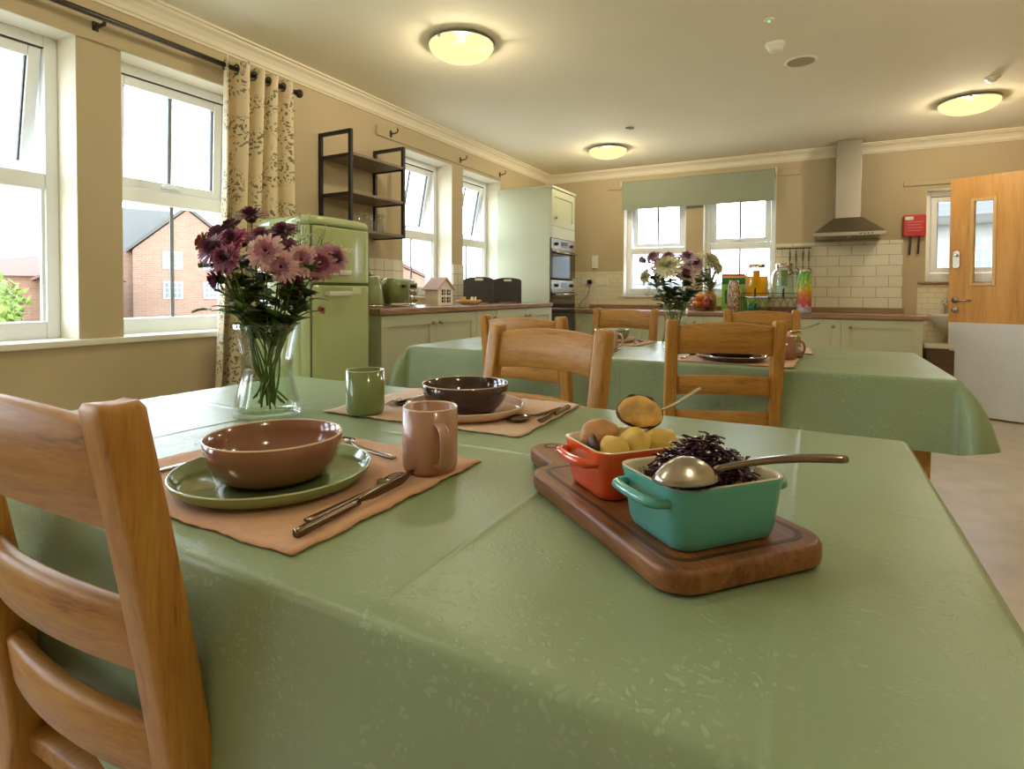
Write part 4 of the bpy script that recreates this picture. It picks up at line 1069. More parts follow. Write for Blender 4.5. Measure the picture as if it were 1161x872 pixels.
def petals(bm, c, nrm, r, n_layers, rnd, cup=.25, thin=1., side=0.):
    nrm = Vector(nrm).normalized(); a = nrm.orthogonal().normalized(); b = nrm.cross(a)
    for L in range(n_layers):
        q = L/max(1, n_layers-1); n = int(36-12*q); R = r*(1-.50*q); el = cup+q*.75-side
        for i in range(n):
            th = 2*pi*(i+.5*(L % 2))/n+rnd.uniform(-.10, .10); d = a*cos(th)+b*sin(th); e = el+rnd.uniform(-.16, .16); Rr = R*rnd.uniform(.88, 1.08)
            sd = nrm.cross(d); prev = None; w0 = r*.082*thin
            for k, (u, w) in enumerate(((.12, .45), (.45, .95), (.78, 1.05), (.95, .7), (1., .25))):
                p = Vector(c)+d*(Rr*u*cos(e))+nrm*(Rr*u*sin(e)-r*.30*u*u*(1-q)+.0015*L)
                dip = nrm*(-.12*w0)
                cur = [bm.verts.new(p+sd*w0*w), bm.verts.new(p+dip), bm.verts.new(p-sd*w0*w)]
                if prev:
                    for f in (bm.faces.new((prev[0], prev[1], cur[1], cur[0])), bm.faces.new((prev[1], prev[2], cur[2], cur[1]))): f.material_index = 1 if (q > .6 or k == 1) else 0
                prev = cur
    return bm
def leaf(bm, base, d, up, L, w):
    d = Vector(d).normalized(); sd = d.cross(Vector(up)).normalized(); nn = sd.cross(d); base = Vector(base)
    prof = [(0, .05), (.18, .10), (.25, .42), (.33, .30), (.42, .72), (.52, .48), (.60, .85), (.72, .50), (.82, .55), (.93, .25), (1, .02)]
    pr = None
    for u, k in prof:
        p = base+d*L*u-Vector((0, 0, 1))*L*.28*u*u
        cur = [bm.verts.new(p+sd*w*k+nn*w*.22*k), bm.verts.new(p), bm.verts.new(p-sd*w*k+nn*w*.22*k)]
        if pr:
            bm.faces.new((pr[0], pr[1], cur[1], cur[0])); bm.faces.new((pr[1], pr[2], cur[2], cur[1]))
        pr = cur
def chrysanthemum(vx, vy, k, head, r, colour, nrm, label, group, rnd, discc='disc', layers=3, nleaf=4, leafmat='leaf', cup=.25, hs=1., bud=False):
    base = Vector((vx, vy, TZ+.016)); an = 2*pi*k*.381966; 
    hd = Vector(head); hv = hd-Vector((vx, vy, hd.z)); 
    b0 = base+Vector((-hv.x*.12+rnd.gauss(0, .020), -hv.y*.12+rnd.gauss(0, .020), rnd.uniform(0, .03)**1)); 
    if (b0-base).length > .045: b0 = base+(b0-base).normalized()*.045
    waist = Vector((vx+hv.x*.10+rnd.uniform(-.022, .022), vy+hv.y*.10+rnd.uniform(-.022, .022), TZ+.106*hs)); dr_ = Vector((hv.x, hv.y, 0))
    rim = Vector((vx, vy, TZ+.205*hs))+(dr_*.40 if dr_.length*.40 < .05 else dr_.normalized()*.05)
    t = thing('chrysanthemum', label, 'flower', tuple(base), 0, group)
    nrm = Vector(nrm).normalized()
    ctrl = [b0, waist, rim, rim.lerp(hd, .55)+Vector((0, 0, .012)), hd-nrm*r*.10]
    pts = []
    for i in range(len(ctrl)-1):
        for q in range(5): pts.append(ctrl[i].lerp(ctrl[i+1], q/5))
    pts.append(ctrl[-1])
    for _ in range(4): pts = [pts[0]]+[(pts[i-1]+pts[i]*2+pts[i+1])/4 for i in range(1, len(pts)-1)]+[pts[-1]]
    pts = [p-base for p in pts]; bm = B(); tube(bm, pts, .0018, 6, rr=[.0023-.0009*i/len(pts) for i in range(len(pts))]); obj('stem', bm, M['stem'], t, smooth=True)
    bm = B(); petals(bm, hd-base, nrm, r, layers, rnd, cup, 1. if not bud else 1.4); obj('petals', bm, [M['pet_'+colour], M['pet_'+dict(pink='rose', rose='mauve', magenta='purple', mauve='purple', lilac='mauve', white='cream').get(colour, colour)]], t)
    if discc:
        bm = B(); ball(bm, (hd-base)+nrm*r*.10, r*(.24 if discc == 'disc' else .20), 2, (1, 1, .8), .15); obj('flower_centre', bm, M[discc], t, smooth=True)
    bm = B(); lathe(bm, [(0, -.30), (.14, -.26), (.30, -.10), (.34, .04), (.20, .06)], 14)
    mt = Vector((0, 0, 1)).rotation_difference(nrm).to_matrix()
    for v in bm.verts: v.co = mt @ (v.co*r) + (hd-base)
    obj('calyx', bm, M['leaf'], t, smooth=True)
    if nleaf:
        bm = B()
        for j in range(nleaf):
            i = int(len(pts)*rnd.uniform(.38, .88)); th = rnd.uniform(0, 2*pi); L = rnd.uniform(.040, .078)*(1 if vy < 2 else 1.25)
            leaf(bm, pts[i], (cos(th)*(.35 if pts[i].z < .19 else 1), sin(th)*(.35 if pts[i].z < .19 else 1), rnd.uniform(.2, 1.0)), (.3, .2, 1), L, L*.42)
        obj('leaves', bm, M[leafmat], t)
    return t
def sprig(vx, vy, tips, label, rnd, hs=1.):
    base = Vector((vx, vy, TZ+.016)); t = thing('gypsophila_sprig', label, 'flower', tuple(base)); bm = B(); bb = B()
    for tip in tips:
        tip = Vector(tip); dr_ = Vector((tip.x-vx, tip.y-vy, 0)); rim = Vector((vx, vy, TZ+.205*hs))+(dr_*.4 if dr_.length*.4 < .05 else dr_.normalized()*.05)
        pts = [Vector((.015, .01, 0)), Vector((vx+.01, vy-.012, TZ+.106*hs))-base, rim-base, tip-base]
        tube(bm, pts[:3], .0009, 5); tube(bm, bez(pts[2], pts[2].lerp(pts[3], .5)+Vector((0, 0, .02)), pts[3]), .0007, 5)
        for i in range(16):
            q = tip-base+Vector((rnd.gauss(0, .014), rnd.gauss(0, .014), rnd.gauss(0, .020))); rod(bm, tip-base-Vector((0, 0, .02)), q, .00035, 4)
            ball(bb, q, rnd.uniform(.0016, .0028), 1)
    obj('branches', bm, M['stem'], t); o = obj('tiny_flowers', bb, M['bud'], t); o['kind'] = 'stuff'; return t

VX, VY = -1.080, .846
vase('flared clear glass vase of purple and pink chrysanthemums on the nearest table', VX, VY)
rnd = random.Random(5); G1 = 'chrysanthemums in the nearest vase'
toC = Vector((.78, -.60, .12))                # roughly towards the open side of the room
FL = [
 ((-1.119, .836, 1.204), .033, 'purple', (.1, -.3, 1), 'deep purple chrysanthemum standing highest in the nearest vase', 3, None),
 ((-1.158, .814, 1.181), .024, 'purple', (-.5, -.3, .8), 'purple chrysanthemum just left of the topmost one', 3, None),
 ((-1.055, .870, 1.169), .032, 'purple', (.2, -.5, .8), 'dark purple chrysanthemum right of the topmost one, against the fridge', 3, None),
 ((-1.122, .795, 1.150), .030, 'magenta', (.3, -.7, .6), 'magenta chrysanthemum in the middle of the left cluster', 4, None),
 ((-1.150, .771, 1.127), .036, 'mauve', (-.1, -.8, .5), 'large dusty mauve chrysanthemum facing left of the magenta one', 4, None),
 ((-1.105, .768, 1.106), .032, 'mauve', (.3, -.9, .2), 'mauve chrysanthemum low in the left cluster, over the stems', 4, None),
 ((-1.200, .811, 1.169), .024, 'mauve', (-.7, -.3, .6), 'small mauve chrysanthemum at the upper left of the bunch', 3, None),
 ((-1.211, .785, 1.147), .022, 'rust', (-.8, -.5, .3), 'rust pink chrysanthemum farthest left in the nearest vase', 3, None),
 ((-1.148, .779, 1.066), .031, 'mauve', (-.5, -.6, -.2), 'drooping mauve chrysanthemum lowest on the left of the bunch', 3, None),
 ((-1.027, .804, 1.123), .037, 'pink', (.65, -.72, .15), 'pale pink dark-centred chrysanthemum facing straight out at the middle of the bunch', 3, 'disc'),
 ((-1.090, .838, 1.160), .031, 'rose', (.3, -.5, .8), 'rose pink chrysanthemum behind the pale one in the middle', 3, 'disc'),
 ((-1.044, .875, 1.135), .026, 'rose', (.6, -.6, .4), 'small rose chrysanthemum with a dark centre above the two right pale ones', 3, 'disc'),
 ((-1.004, .827, 1.092), .033, 'pink', (.5, -.8, -.05), 'pale pink chrysanthemum drooping below the middle pale one', 3, 'disc'),
 ((-.984, .861, 1.107), .034, 'pink', (.6, -.7, .1), 'pale pink dark-centred chrysanthemum second from the right', 3, 'disc'),
 ((-.966, .893, 1.100), .036, 'rose', (.75, -.6, .0), 'rose chrysanthemum with a dark centre at the right, against the fridge', 3, 'disc'),
 ((-.972, .935, 1.112), .033, 'rose', (.9, -.1, .3), 'full rose chrysanthemum seen from the side, farthest right in the nearest vase', 4, None),
 ((-1.035, .878, 1.064), .025, 'mauve', (.5, -.7, -.3), 'dusky chrysanthemum tucked under the pale blooms', 3, 'disc'),
 ((-1.040, .875, 1.036), .026, 'rose', (.5, -.8, -.2), 'low rose chrysanthemum among the green stems', 3, 'disc'),
 ((-.977, .907, .996), .012, 'rust', (.8, .1, .5), 'little closed rust bud on a long thin stem', 2, None),
 ((-1.143, .850, 1.105), .024, 'magenta', (-.1, -.5, .7), 'small magenta chrysanthemum half hidden in the left cluster', 3, None),
]
for k, (hd, r, colr, nr, lab, ly, dc) in enumerate(FL):
    chrysanthemum(VX, VY, k, hd, r*(1.0 if k == 18 else 1.16 if dc else 1.28), colr, nr, lab, G1, rnd, dc, 3 if k == 18 else ly+1, 0 if k == 18 else 11, 'leaf' if k % 4 else 'leaflight', cup=.28 if dc else .45, bud=(k == 18))
sprig(VX, VY, [(-1.015, .892, 1.175), (-1.0, .899, 1.149), (-1.03, .883, 1.188), (-.99, .92, 1.165)], 'airy gypsophila sprig against the fridge in the nearest vase', rnd)
t = thing('foliage_stem', 'leafy green stem bending left over the rim of the nearest vase', 'leaf', (VX, VY, TZ+.016))
bm = B(); P0 = Vector((-1.194, .791, .995))-Vector((VX, VY, TZ+.016)); tube(bm, bez((.01, .0, 0), (-.02, -.01, .15), (-.045, -.02, .195))+bez((-.045, -.02, .195), (-.08, -.04, .225), P0)[1:], .0016, 6); obj('stem', bm, M['stem'], t, smooth=True)
bm = B()
for d, L in (((-1, -.4, .15), .050), ((-.6, -.9, .25), .045), ((-.9, .2, .3), .045), ((-.2, -.9, .3), .04)): leaf(bm, P0, d, (0, 0, 1), L, L*.36)
for q in (Vector((-.055, -.03, .215)), Vector((-.07, -.035, .222))): leaf(bm, q, (-.5, -.8, .4), (0, 0, 1), .05, .022); leaf(bm, q, (-.2, .8, .5), (0, 0, 1), .045, .02)
obj('leaves', bm, M['leaflight'], t)
t = thing('foliage_stem', 'dark leaf reaching right towards the fridge from the nearest vase', 'leaf', (VX, VY, TZ+.016))
P1 = Vector((-.993, .899, 1.022))-Vector((VX, VY, TZ+.016)); bm = B(); tube(bm, bez((.0, .02, 0), (.01, .0, .15), (.045, .02, .190))+bez((.045, .02, .190), (.06, .03, .23), P1)[1:], .0015, 6); obj('stem', bm, M['stem'], t, smooth=True)
bm = B(); leaf(bm, P1-Vector((.02, .01, .004)), (.75, .5, .25), (0, 0, 1), .062, .018); leaf(bm, P1-Vector((.03, .02, .02)), (.5, -.6, .3), (0, 0, 1), .04, .015); obj('leaves', bm, M['leaf'], t)

WX, WY, HS = -.62, 2.90, 1.12
vase('flared clear glass vase of lilac and white chrysanthemums on the farther table', WX, WY, .206*HS)
G2 = 'chrysanthemums in the farther vase'
F2 = [
 ((-.722, 2.856, 1.213), .045, 'lilac', (-.3, -.5, .8), 'lilac chrysanthemum at the upper left of the farther vase'),
 ((-.768, 2.831, 1.200), .036, 'lilac', (-.8, -.3, .5), 'small lilac chrysanthemum farthest left in the farther vase'),
 ((-.658, 2.891, 1.214), .042, 'lilac', (0, -.4, 1), 'lilac chrysanthemum at the top centre of the farther vase'),
 ((-.575, 2.935, 1.212), .050, 'lilac', (.1, -.5, .8), 'large lilac chrysanthemum right of the top centre of the farther vase'),
 ((-.540, 2.950, 1.182), .048, 'lilac', (.4, -.6, .6), 'lilac chrysanthemum at the right beside the white bloom'),
 ((-.580, 2.920, 1.137), .046, 'lilac', (.3, -.9, .1), 'lilac chrysanthemum drooping below the others at the right of the farther vase'),
 ((-.657, 2.860, 1.166), .072, 'white', (.0, -.75, .65), 'big creamy white chrysanthemum at the front of the farther vase'),
 ((-.476, 2.988, 1.198), .062, 'white', (.7, -.3, .6), 'creamy white chrysanthemum at the upper right of the farther vase'),
 ((-.755, 2.836, 1.118), .042, 'cream', (-.7, -.6, .2), 'greenish cream chrysanthemum low at the left of the farther vase'),
 ((-.444, 3.005, 1.165), .040, 'cream', (.9, -.2, .3), 'greenish cream chrysanthemum low at the right of the farther vase'),
 ((-.700, 2.880, 1.115), .036, 'cream', (-.4, -.8, .2), 'small cream chrysanthemum under the big white one'),
]
for k, (hd, r, colr, nr, lab) in enumerate(F2):
    chrysanthemum(WX, WY, k, hd, r*1.22, colr, nr, lab, G2, rnd, None if k % 2 else 'discg', 5, 13, 'leaf', cup=.4, hs=HS)
sprig(WX, WY, [(-.74, 2.85, 1.075), (-.72, 2.87, 1.03), (-.70, 2.84, 1.06), (-.755, 2.86, 1.04)], 'loose green and white sprig at the left of the farther vase', rnd, HS)

# ------------------------------------------------------------------ farther table settings
placemat('peach linen placemat under the dark plate on the farther table', -.285, 2.490, .45, .34, radians(-2), 'mat', lift=.0)
plate('dark aubergine plate on the farther table, behind the chair slats', -.300, 2.455, MZ, 'dark_cer', 'pinkpale')
bowl('dark aubergine bowl on the dark plate, behind a chair rail', -.300, 2.455, MZ+.0062, 'dark_cer', 'pinkpale')
mug('terracotta brown mug beside the dark plate on the farther table', -.108, 2.590, MZ, 'brown_cer', 'rim', ang=radians(0))
spoon('spoon left of the dark plate on the farther table', (-.485, 2.395, MZ), radians(-4), L=.19, mat='darksteel')
placemat('peach linen placemat at the near left of the farther table, under the pale pink mug', -1.05, 2.51, .45, .33, radians(2), 'matpale')
mug('pale pink mug seen by its handle behind the nearer chair post', -.868, 2.590, MZ, 'pinkpale', 'rim', ang=radians(-10))
spoon('spoon beside the pale pink mug on the farther table', (-.850, 2.50, MZ), radians(8), L=.18)
placemat('peach linen placemat in front of the chair left of the lilac flowers', -1.01, 3.03, .44, .32, radians(-3), 'mat')
plate('pale pink plate in front of the chair left of the lilac flowers', -1.00, 3.03, MZ, 'pinkpale', 'rim', r=.135)
bowl('sage green bowl on the pale pink plate left of the lilac flowers', -1.00, 3.03, MZ+.0062, 'green_cer', 'rimgreen')
spoon('spoon right of the plate left of the lilac flowers', (-.845, 2.94, MZ), radians(4), L=.18)
placemat('peach linen placemat at the far right of the farther table', -.22, 3.02, .42, .30, radians(2), 'mat')
fb = dup(board, (-.215, 2.785, TZ+.0015), radians(96), 'dark wooden serving board on the farther table, behind the brown mug'); fb['group'] = 'wooden serving boards'; board['group'] = 'wooden serving boards'
baking_dish('teal baking dish of yellow potatoes on the farther table', -.118, 2.765, radians(96), 'teal')
for c, lab in (((-.122, 2.745, .855), 'yellow potato at the left of the farther dish'), ((-.082, 2.79, .852), 'yellow potato at the right of the farther dish'), ((-.135, 2.80, .848), 'yellow potato behind the other two in the farther dish')):
    t = thing('potato', lab, 'potato', c, 0, 'potatoes in the farther dish'); bm = B(); ball(bm, (0, 0, 0), .025, 2, (1.1, 1, .9), .2, seed=len(lab)); obj('flesh', bm, M['potato'], t, smooth=True)
s2 = spoon('spoon sticking up to the right out of the farther potato dish', (.016, 2.905, .900), 0, L=.19, group=None)
dv = Vector((-.075, 2.775, .866))-Vector((.016, 2.905, .900)); s2.rotation_euler = (math.asin(dv.z/dv.length), 0, atan2(-dv.x, dv.y))

# ------------------------------------------------------------------ curtain and its pole
t = thing('curtain_pole', 'dark metal curtain pole above the two left windows', 'curtain pole', (XL+.105, 1.0, 2.245))
bm = B(); rod(bm, (0, -1.4, 0), (0, 1.405, 0), .0135, 16); obj('pole', bm, M['rod'], t, smooth=True)
for s in (-1, 1):
    bm = B(); lathe(bm, [(0, -.026), (.015, -.026), (.016, -.006), (.024, -.002), (.026, .006), (.024, .016), (.012, .020), (0, .021)], 24, axis='x')
    m3 = Matrix.Rotation(pi/2*s, 4, 'Z')
    for v in bm.verts: v.co = m3 @ v.co + Vector((0, 1.42*s, 0))
    obj('finial', bm, M['rod'], t, smooth=True)
for y in (-1.3, .36, 1.37):
    bm = B(); box(bm, -.089, -.082, y-.013, y+.013, -.036, .006); box(bm, -.089, -.008, y-.006, y+.006, -.028, -.016); box(bm, -.016, -.004, y-.006, y+.006, -.028, -.010); obj('bracket', bm, M['rod'], t, bevel=.002)
cu = thing('curtain', 'cream floral eyelet curtain drawn back beside the green fridge', 'curtain', (XL+.105, 2.13, 0))
NF = 4.; bm = B(); nu, nv = 150, 44; G = []
def cpt(u, v):
    z = 2.288-v*2.22; sp_ = 1+.20*v; ph = 2*pi*NF*u
    y = (u-.5)*.44*sp_-.035*v+.012*sin(ph*2+1)*(.4+v*.6)+.015*sin(3*v+u*5)
    x = (.046+.006*sin(u*7))*cos(ph)*(1+.12*sin(v*5+u*4))+.010*v*sin(u*23+v*3)
    return x, y, z
for i in range(nu+1): G.append([bm.verts.new(cpt(i/nu, j/nv)) for j in range(nv+1)])
for i in range(nu):
    for j in range(nv): bm.faces.new((G[i][j], G[i+1][j], G[i+1][j+1], G[i][j+1]))
o = obj('curtain_fabric', bm, M['curtain'], cu, smooth=True); sm = o.modifiers.new('thick', 'SOLIDIFY'); sm.thickness = .0025
for k in range(8):
    u = (k+.5)/(2*NF); x, y, z = cpt(u, .02); bm = B(); tube(bm, [(0+.0*x, y, 0)]*0+[(.024*cos(a)*1., y, 2.245+.024*sin(a)) for a in [2*pi*i/20 for i in range(20)]], .004, 8, True); obj('eyelet', bm, M['rod'], cu, smooth=True)
for y, lab in ((3.37, 'small curtain hook at the left end of the batten above the kitchen windows'), (4.33, 'small curtain hook over the pier between the kitchen windows'), (5.06, 'small curtain hook at the oven end of the batten')):
    t = thing('curtain_hook', lab, 'hook', (XL+.016, y, 2.245), 0, 'bare curtain hooks'); bm = B(); box(bm, 0, .004, -.012, .012, -.025, .025); obj('hook_plate', bm, M['rod'], t)
    bm = B(); tube(bm, [(.003, 0, .0), (.05, 0, .0), (.066, 0, .008), (.072, 0, .022), (.064, 0, .034)], .005, 8); obj('hook_arm', bm, M['rod'], t, smooth=True)

# ------------------------------------------------------------------ fridge
fr = thing('fridge_freezer', 'sage green rounded fridge freezer standing in front of the curtain', 'fridge', (-2.41, 2.20, 0), pi/2)
fw_, fd = .45, .42; x0, x1 = -fw_/2, fw_/2         # local: x along the wall, front at y = -fd/2
def rbox_rings(w, d, r, zs, cx=0, cy=0):
    return [[(x, y, z) for x, y in rrect(w*k, d*k, r*k, 8, cx, cy)] for z, k in zs]
ky = fd-.075
bm = B(); rings = rbox_rings(fw_, ky, .030, [(.06, 1), (.5, 1), (1.33, 1), (1.375, .995), (1.40, .965), (1.418, .90), (1.424, .80)], 0, .075/2); loft(bm, rings); obj('body', bm, M['fridge'], fr, smooth=True)
bm = B(); loft(bm, [[(x, y, z) for x, y in rrect(fw_*.93, .06, .004, 2, 0, -fd/2+.045)] for z in (.07, 1.37)]); obj('door_seal', bm, M['seal'], fr)
def fdoor(name, z0, z1, top):
    sect = [(-fw_/2, -fd/2+.070), (-fw_/2, -fd/2+.05), (-fw_/2+.012, -fd/2+.024), (-fw_/2+.034, -fd/2+.007), (-fw_/2+.07, -fd/2+.001), (0, -fd/2-.004), (fw_/2-.07, -fd/2+.001), (fw_/2-.034, -fd/2+.007), (fw_/2-.012, -fd/2+.024), (fw_/2, -fd/2+.05), (fw_/2, -fd/2+.070)]
    zs = [(z0, .96), (z0+.010, 1)]+([(z1-.05, 1), (z1-.028, .985), (z1-.012, .94), (z1-.002, .86), (z1, .80)] if top else [(z1-.010, 1), (z1, .96)])
    bm = B(); loft(bm, [[(x*(1 if k >= .94 else .99), (-fd/2+.07)+(y+fd/2-.07)*k, z) for x, y in sect] for z, k in zs])
    return obj(name, bm, M['fridge'], fr, smooth=False, bevel=.004)
fdoor('lower_door', .08, 1.069, False); ud = fdoor('upper_door', 1.083, 1.372, False)
bm = B(); sect = [(-fw_/2, fd/2-.12), (-fw_/2, -fd/2+.05), (-fw_/2+.012, -fd/2+.024), (-fw_/2+.034, -fd/2+.007), (-fw_/2+.07, -fd/2+.001), (0, -fd/2-.004), (fw_/2-.07, -fd/2+.001), (fw_/2-.034, -fd/2+.007), (fw_/2-.012, -fd/2+.024), (fw_/2, -fd/2+.05), (fw_/2, fd/2-.12)]
loft(bm, [[(x*k, .02+(y-.02)*k, z) for x, y in sect] for z, k in ((1.378, 1), (1.400, .99), (1.415, .96), (1.424, .90), (1.428, .8))]); obj('top_cap', bm, M['fridge'], fr, smooth=True)
for z, nm in ((1.135, 'handle'), (1.026, 'handle')):
    bm = B(); loft(bm, [[(x, y, z+zz) for y, zz in rrect(.014, .026, .006, 4, -fd/2-.028)] for x in (-.13, -.12, .015, .025)])
    for xx in (-.122, .017): box(bm, xx-.008, xx+.008, -fd/2-.028, -fd/2+.004, z-.010, z+.010)
    obj('handle', bm, M['handle'], fr, bevel=.002)
obj('energy_sticker', bx(.055, .125, -fd/2-.0045, -fd/2-.0015, 1.024, 1.060), M['sticker'], fr)
def text(s, size, loc, rot, mat, parent, name='lettering', ext=.001):
    cu_ = bpy.data.curves.new(name, 'FONT'); cu_.body = s; cu_.size = size; cu_.extrude = ext; cu_.align_x = 'CENTER'; cu_.align_y = 'CENTER'
    tmp = bpy.data.objects.new(name, cu_); me = bpy.data.meshes.new_from_object(tmp); bpy.data.objects.remove(tmp); bpy.data.curves.remove(cu_)
    o = link(bpy.data.objects.new(name, me)); me.materials.append(mat); o.location = loc; o.rotation_euler = rot
    if parent: o.parent = parent
    return o
text('Swan', .046, (.018, -fd/2-.004, 1.262), (pi/2, 0, 0), M['white'], fr)
for sx in (-1, 1):
    for y in (-.12, .16):
        bm = B(); lathe(bm, [(0, 0), (.018, 0), (.018, .06), (0, .06)], 16, (sx*.18, y, 0)); obj('foot', bm, M['blackplastic'], fr)

# ------------------------------------------------------------------ wall shelf with jars
ws = thing('wall_shelf', 'black metal framed wall shelf with three grey boards above the fridge', 'shelf', (XL, 2.94, 0))
def sq(bm, a, b, t=.011):
    a, b = Vector(a), Vector(b); lo = [min(a[i], b[i])-t for i in range(3)]; hi = [max(a[i], b[i])+t for i in range(3)]; box(bm, lo[0], hi[0], lo[1], hi[1], lo[2], hi[2])
for y in (-.260, .260):
    bm = B(); sq(bm, (.012, y, 1.43), (.012, y, 2.065)); sq(bm, (.276, y, 1.43), (.276, y, 2.065))
    sq(bm, (.034, y, 2.065), (.254, y, 2.065))
    for z in (1.915, 1.668, 1.428): sq(bm, (.034, y, z), (.254, y, z), .0095)
    obj('side_frame', bm, M['black'], ws)
for z in (1.925, 1.678, 1.438):
    obj('shelf_board', bx(.004, .286, -.249, .249, z-.012, z+.006), M['shelfwood'], ws, bevel=.002)
for i, (x, y, lab) in enumerate(((-2.70, 2.80, 'clear glass jar leftmost on the lowest board of the wall shelf'), (-2.68, 2.90, 'clear glass jar in the middle on the lowest board of the wall shelf'), (-2.67, 3.01, 'clear glass jar rightmost on the lowest board of the wall shelf'))):
    t = thing('glass_jar', lab, 'jar', (x, y, 1.4445), 0, 'glass jars on the wall shelf')
    bm = B(); lathe(bm, [(0, 0), (.034, 0), (.036, .004), (.036, .085), (.030, .098), (.030, .112), (.028, .112), (.028, .097), (.034, .083), (.034, .006), (0, .005)], 32); obj('jar_body', bm, M['glassjar'], t, smooth=True)
    bm = B(); lathe(bm, [(0, .124), (.030, .124), (.032, .121), (.032, .108), (.0305, .108)], 32); obj('lid', bm, M['glassjar'], t, smooth=True)

# ------------------------------------------------------------------ kitchen cabinets
def knob(par, x, y, z):
    bm = B(); lathe(bm, [(0, -.026), (.011, -.025), (.0145, -.020), (.013, -.014), (.006, -.010), (.006, -.003), (.011, 0), (0, 0)], 18)
    for v in bm.verts: v.co = Vector((v.co.x+x, v.co.z+y, v.co.y+z))
    return obj('knob', bm, M['steel'], par, smooth=True)
def shaker(par, x0, x1, z0, z1, y=0., kn=None, kz=None, mat='cabz'):
    s = .068; bm = B(); g = .0015
    box(bm, x0+g, x0+s, y-.020, y, z0+g, z1-g); box(bm, x1-s, x1-g, y-.020, y, z0+g, z1-g); box(bm, x0+s, x1-s, y-.020, y, z0+g, z0+s); box(bm, x0+s, x1-s, y-.020, y, z1-s, z1-g)
    box(bm, x0+s, x1-s, y-.010, y-.001, z0+s, z1-s)
    d = obj('door', bm, M[mat], par)
    if kn is not None: knob(d, kn, y-.020, kz if kz else z1-.062)
    return d
def base_unit(name, label, loc, rz, w, h, depth, doors, group='sage base cabinets', endpanel=False):
    t = thing(name, label, 'cabinet', loc, rz, group)
    bm = B(); box(bm, -w/2, w/2, .0, depth, .13, h); obj('carcass', bm, M['cabz'], t)
    obj('plinth', bx(-w/2, w/2, .05, .07, .0, .13), M['cabx'], t)
    for x0, x1, kn in doors: shaker(t, x0, x1, .14, h-.006, 0., kn)
    return t
LX = -2.286                                   # front of the left run
def left_unit(label, y0, y1, doors): 
    c = (y0+y1)/2; return base_unit('base_cabinet', label, (LX-.004, c, 0), pi/2, y1-y0-.002, .897, .60, [(a-c, b-c, k-c if k else None) for a, b, k in doors])
left_unit('sage two-door cabinet under the worktop end next to the fridge', 2.566, 3.640, [(2.570, 3.120, 3.082), (3.120, 3.638, 3.158)])
left_unit('narrow sage cabinet in the middle of the left worktop run', 3.640, 3.947, [(3.642, 3.945, 3.905)])
left_unit('sage two-door cabinet beside the tall oven unit', 3.947, 5.028, [(3.95, 4.49, 4.452), (4.49, 5.026, 4.528)])
t = thing('worktop', 'brown wood worktop along the left wall under the kitchen windows', 'worktop', (-2.575, 3.78, .897))
bm = B(); box(bm, -.321, .318, -1.235, 1.250, .0015, .038); obj('worktop_slab', bm, M['topy'], t, bevel=.005)

tu = thing('tall_oven_cabinet', 'tall pale sage cabinet housing two built-in ovens', 'cabinet', (LX-.012, 5.331, 0), pi/2)
tw = .596
bm = B(); box(bm, -tw/2, -tw/2+.02, 0, .59, 0, 2.06); box(bm, tw/2-.02, tw/2, 0, .59, 0, 2.06); box(bm, -tw/2+.02, tw/2-.02, .57, .59, 0, 2.06); box(bm, -tw/2+.02, tw/2-.02, 0, .57, 1.62, 2.06); box(bm, -tw/2+.02, tw/2-.02, 0, .57, 0, .45)
obj('carcass', bm, M['cabz'], tu)
obj('cornice', bx(-tw/2-.012, tw/2+.012, -.032, .59, 2.06, 2.085), M['cabx'], tu, bevel=.004)
shaker(tu, -tw/2, tw/2, 1.695, 2.055, 0., -tw/2+.075, 1.775)
obj('filler_panel', bx(-tw/2+.001, tw/2-.001, -.020, 0, 1.575, 1.692), M['cabz'], tu)
shaker(tu, -tw/2, tw/2, .14, .44, 0., 0, .38)
obj('plinth', bx(-tw/2, tw/2, .0, .02, 0, .13), M['cabx'], tu)
def oven(label, z0, z1, pz, gz):
    t = thing('built_in_oven', label, 'oven', (LX-.012, 5.331, z0), pi/2, 'built in ovens'); h = z1-z0; w = tw-.044
    obj('oven_body', bx(-w/2, w/2, -.014, .50, .004, h-.004), M['steel'], t, bevel=.003)
    p = obj('control_panel', bx(-w/2-.02, w/2+.02, -.024, -.0145, pz-z0, h-.003), M['steel'], t, bevel=.003)
    obj('display', bx(-.07, .10, -.0255, -.0235, pz-z0+.022, h-.024), M['ovenglass'], p)
    for x in (-.19, .20):
        bm = B(); lathe(bm, [(0, -.022), (.016, -.021), (.018, -.004), (.018, 0), (0, 0)], 24)
        for v in bm.verts: v.co = Vector((v.co.x+x, v.co.z-.024, v.co.y+(pz-z0+h)/2))
        obj('dial', bm, M['blackplastic'], p, smooth=True)
    d = obj('glass_door', bx(-w/2-.02, w/2+.02, -.030, -.0145, .008, gz-z0), M['ovenglass'], t, bevel=.003)
    bm = B(); tube(bm, [(-w/2+.02, -.034, gz-z0-.026), (-w/2+.02, -.066, gz-z0-.026), (w/2-.02, -.066, gz-z0-.026), (w/2-.02, -.034, gz-z0-.026)], .008, 10); obj('handle', bm, M['steel'], d, smooth=True)
    return t
oven('compact upper oven with dials and a dark glass door in the tall cabinet', 1.172, 1.572, 1.468, 1.458)
oven('lower built-in oven with a dark glass door in the tall cabinet', .455, 1.162, 1.052, 1.042)

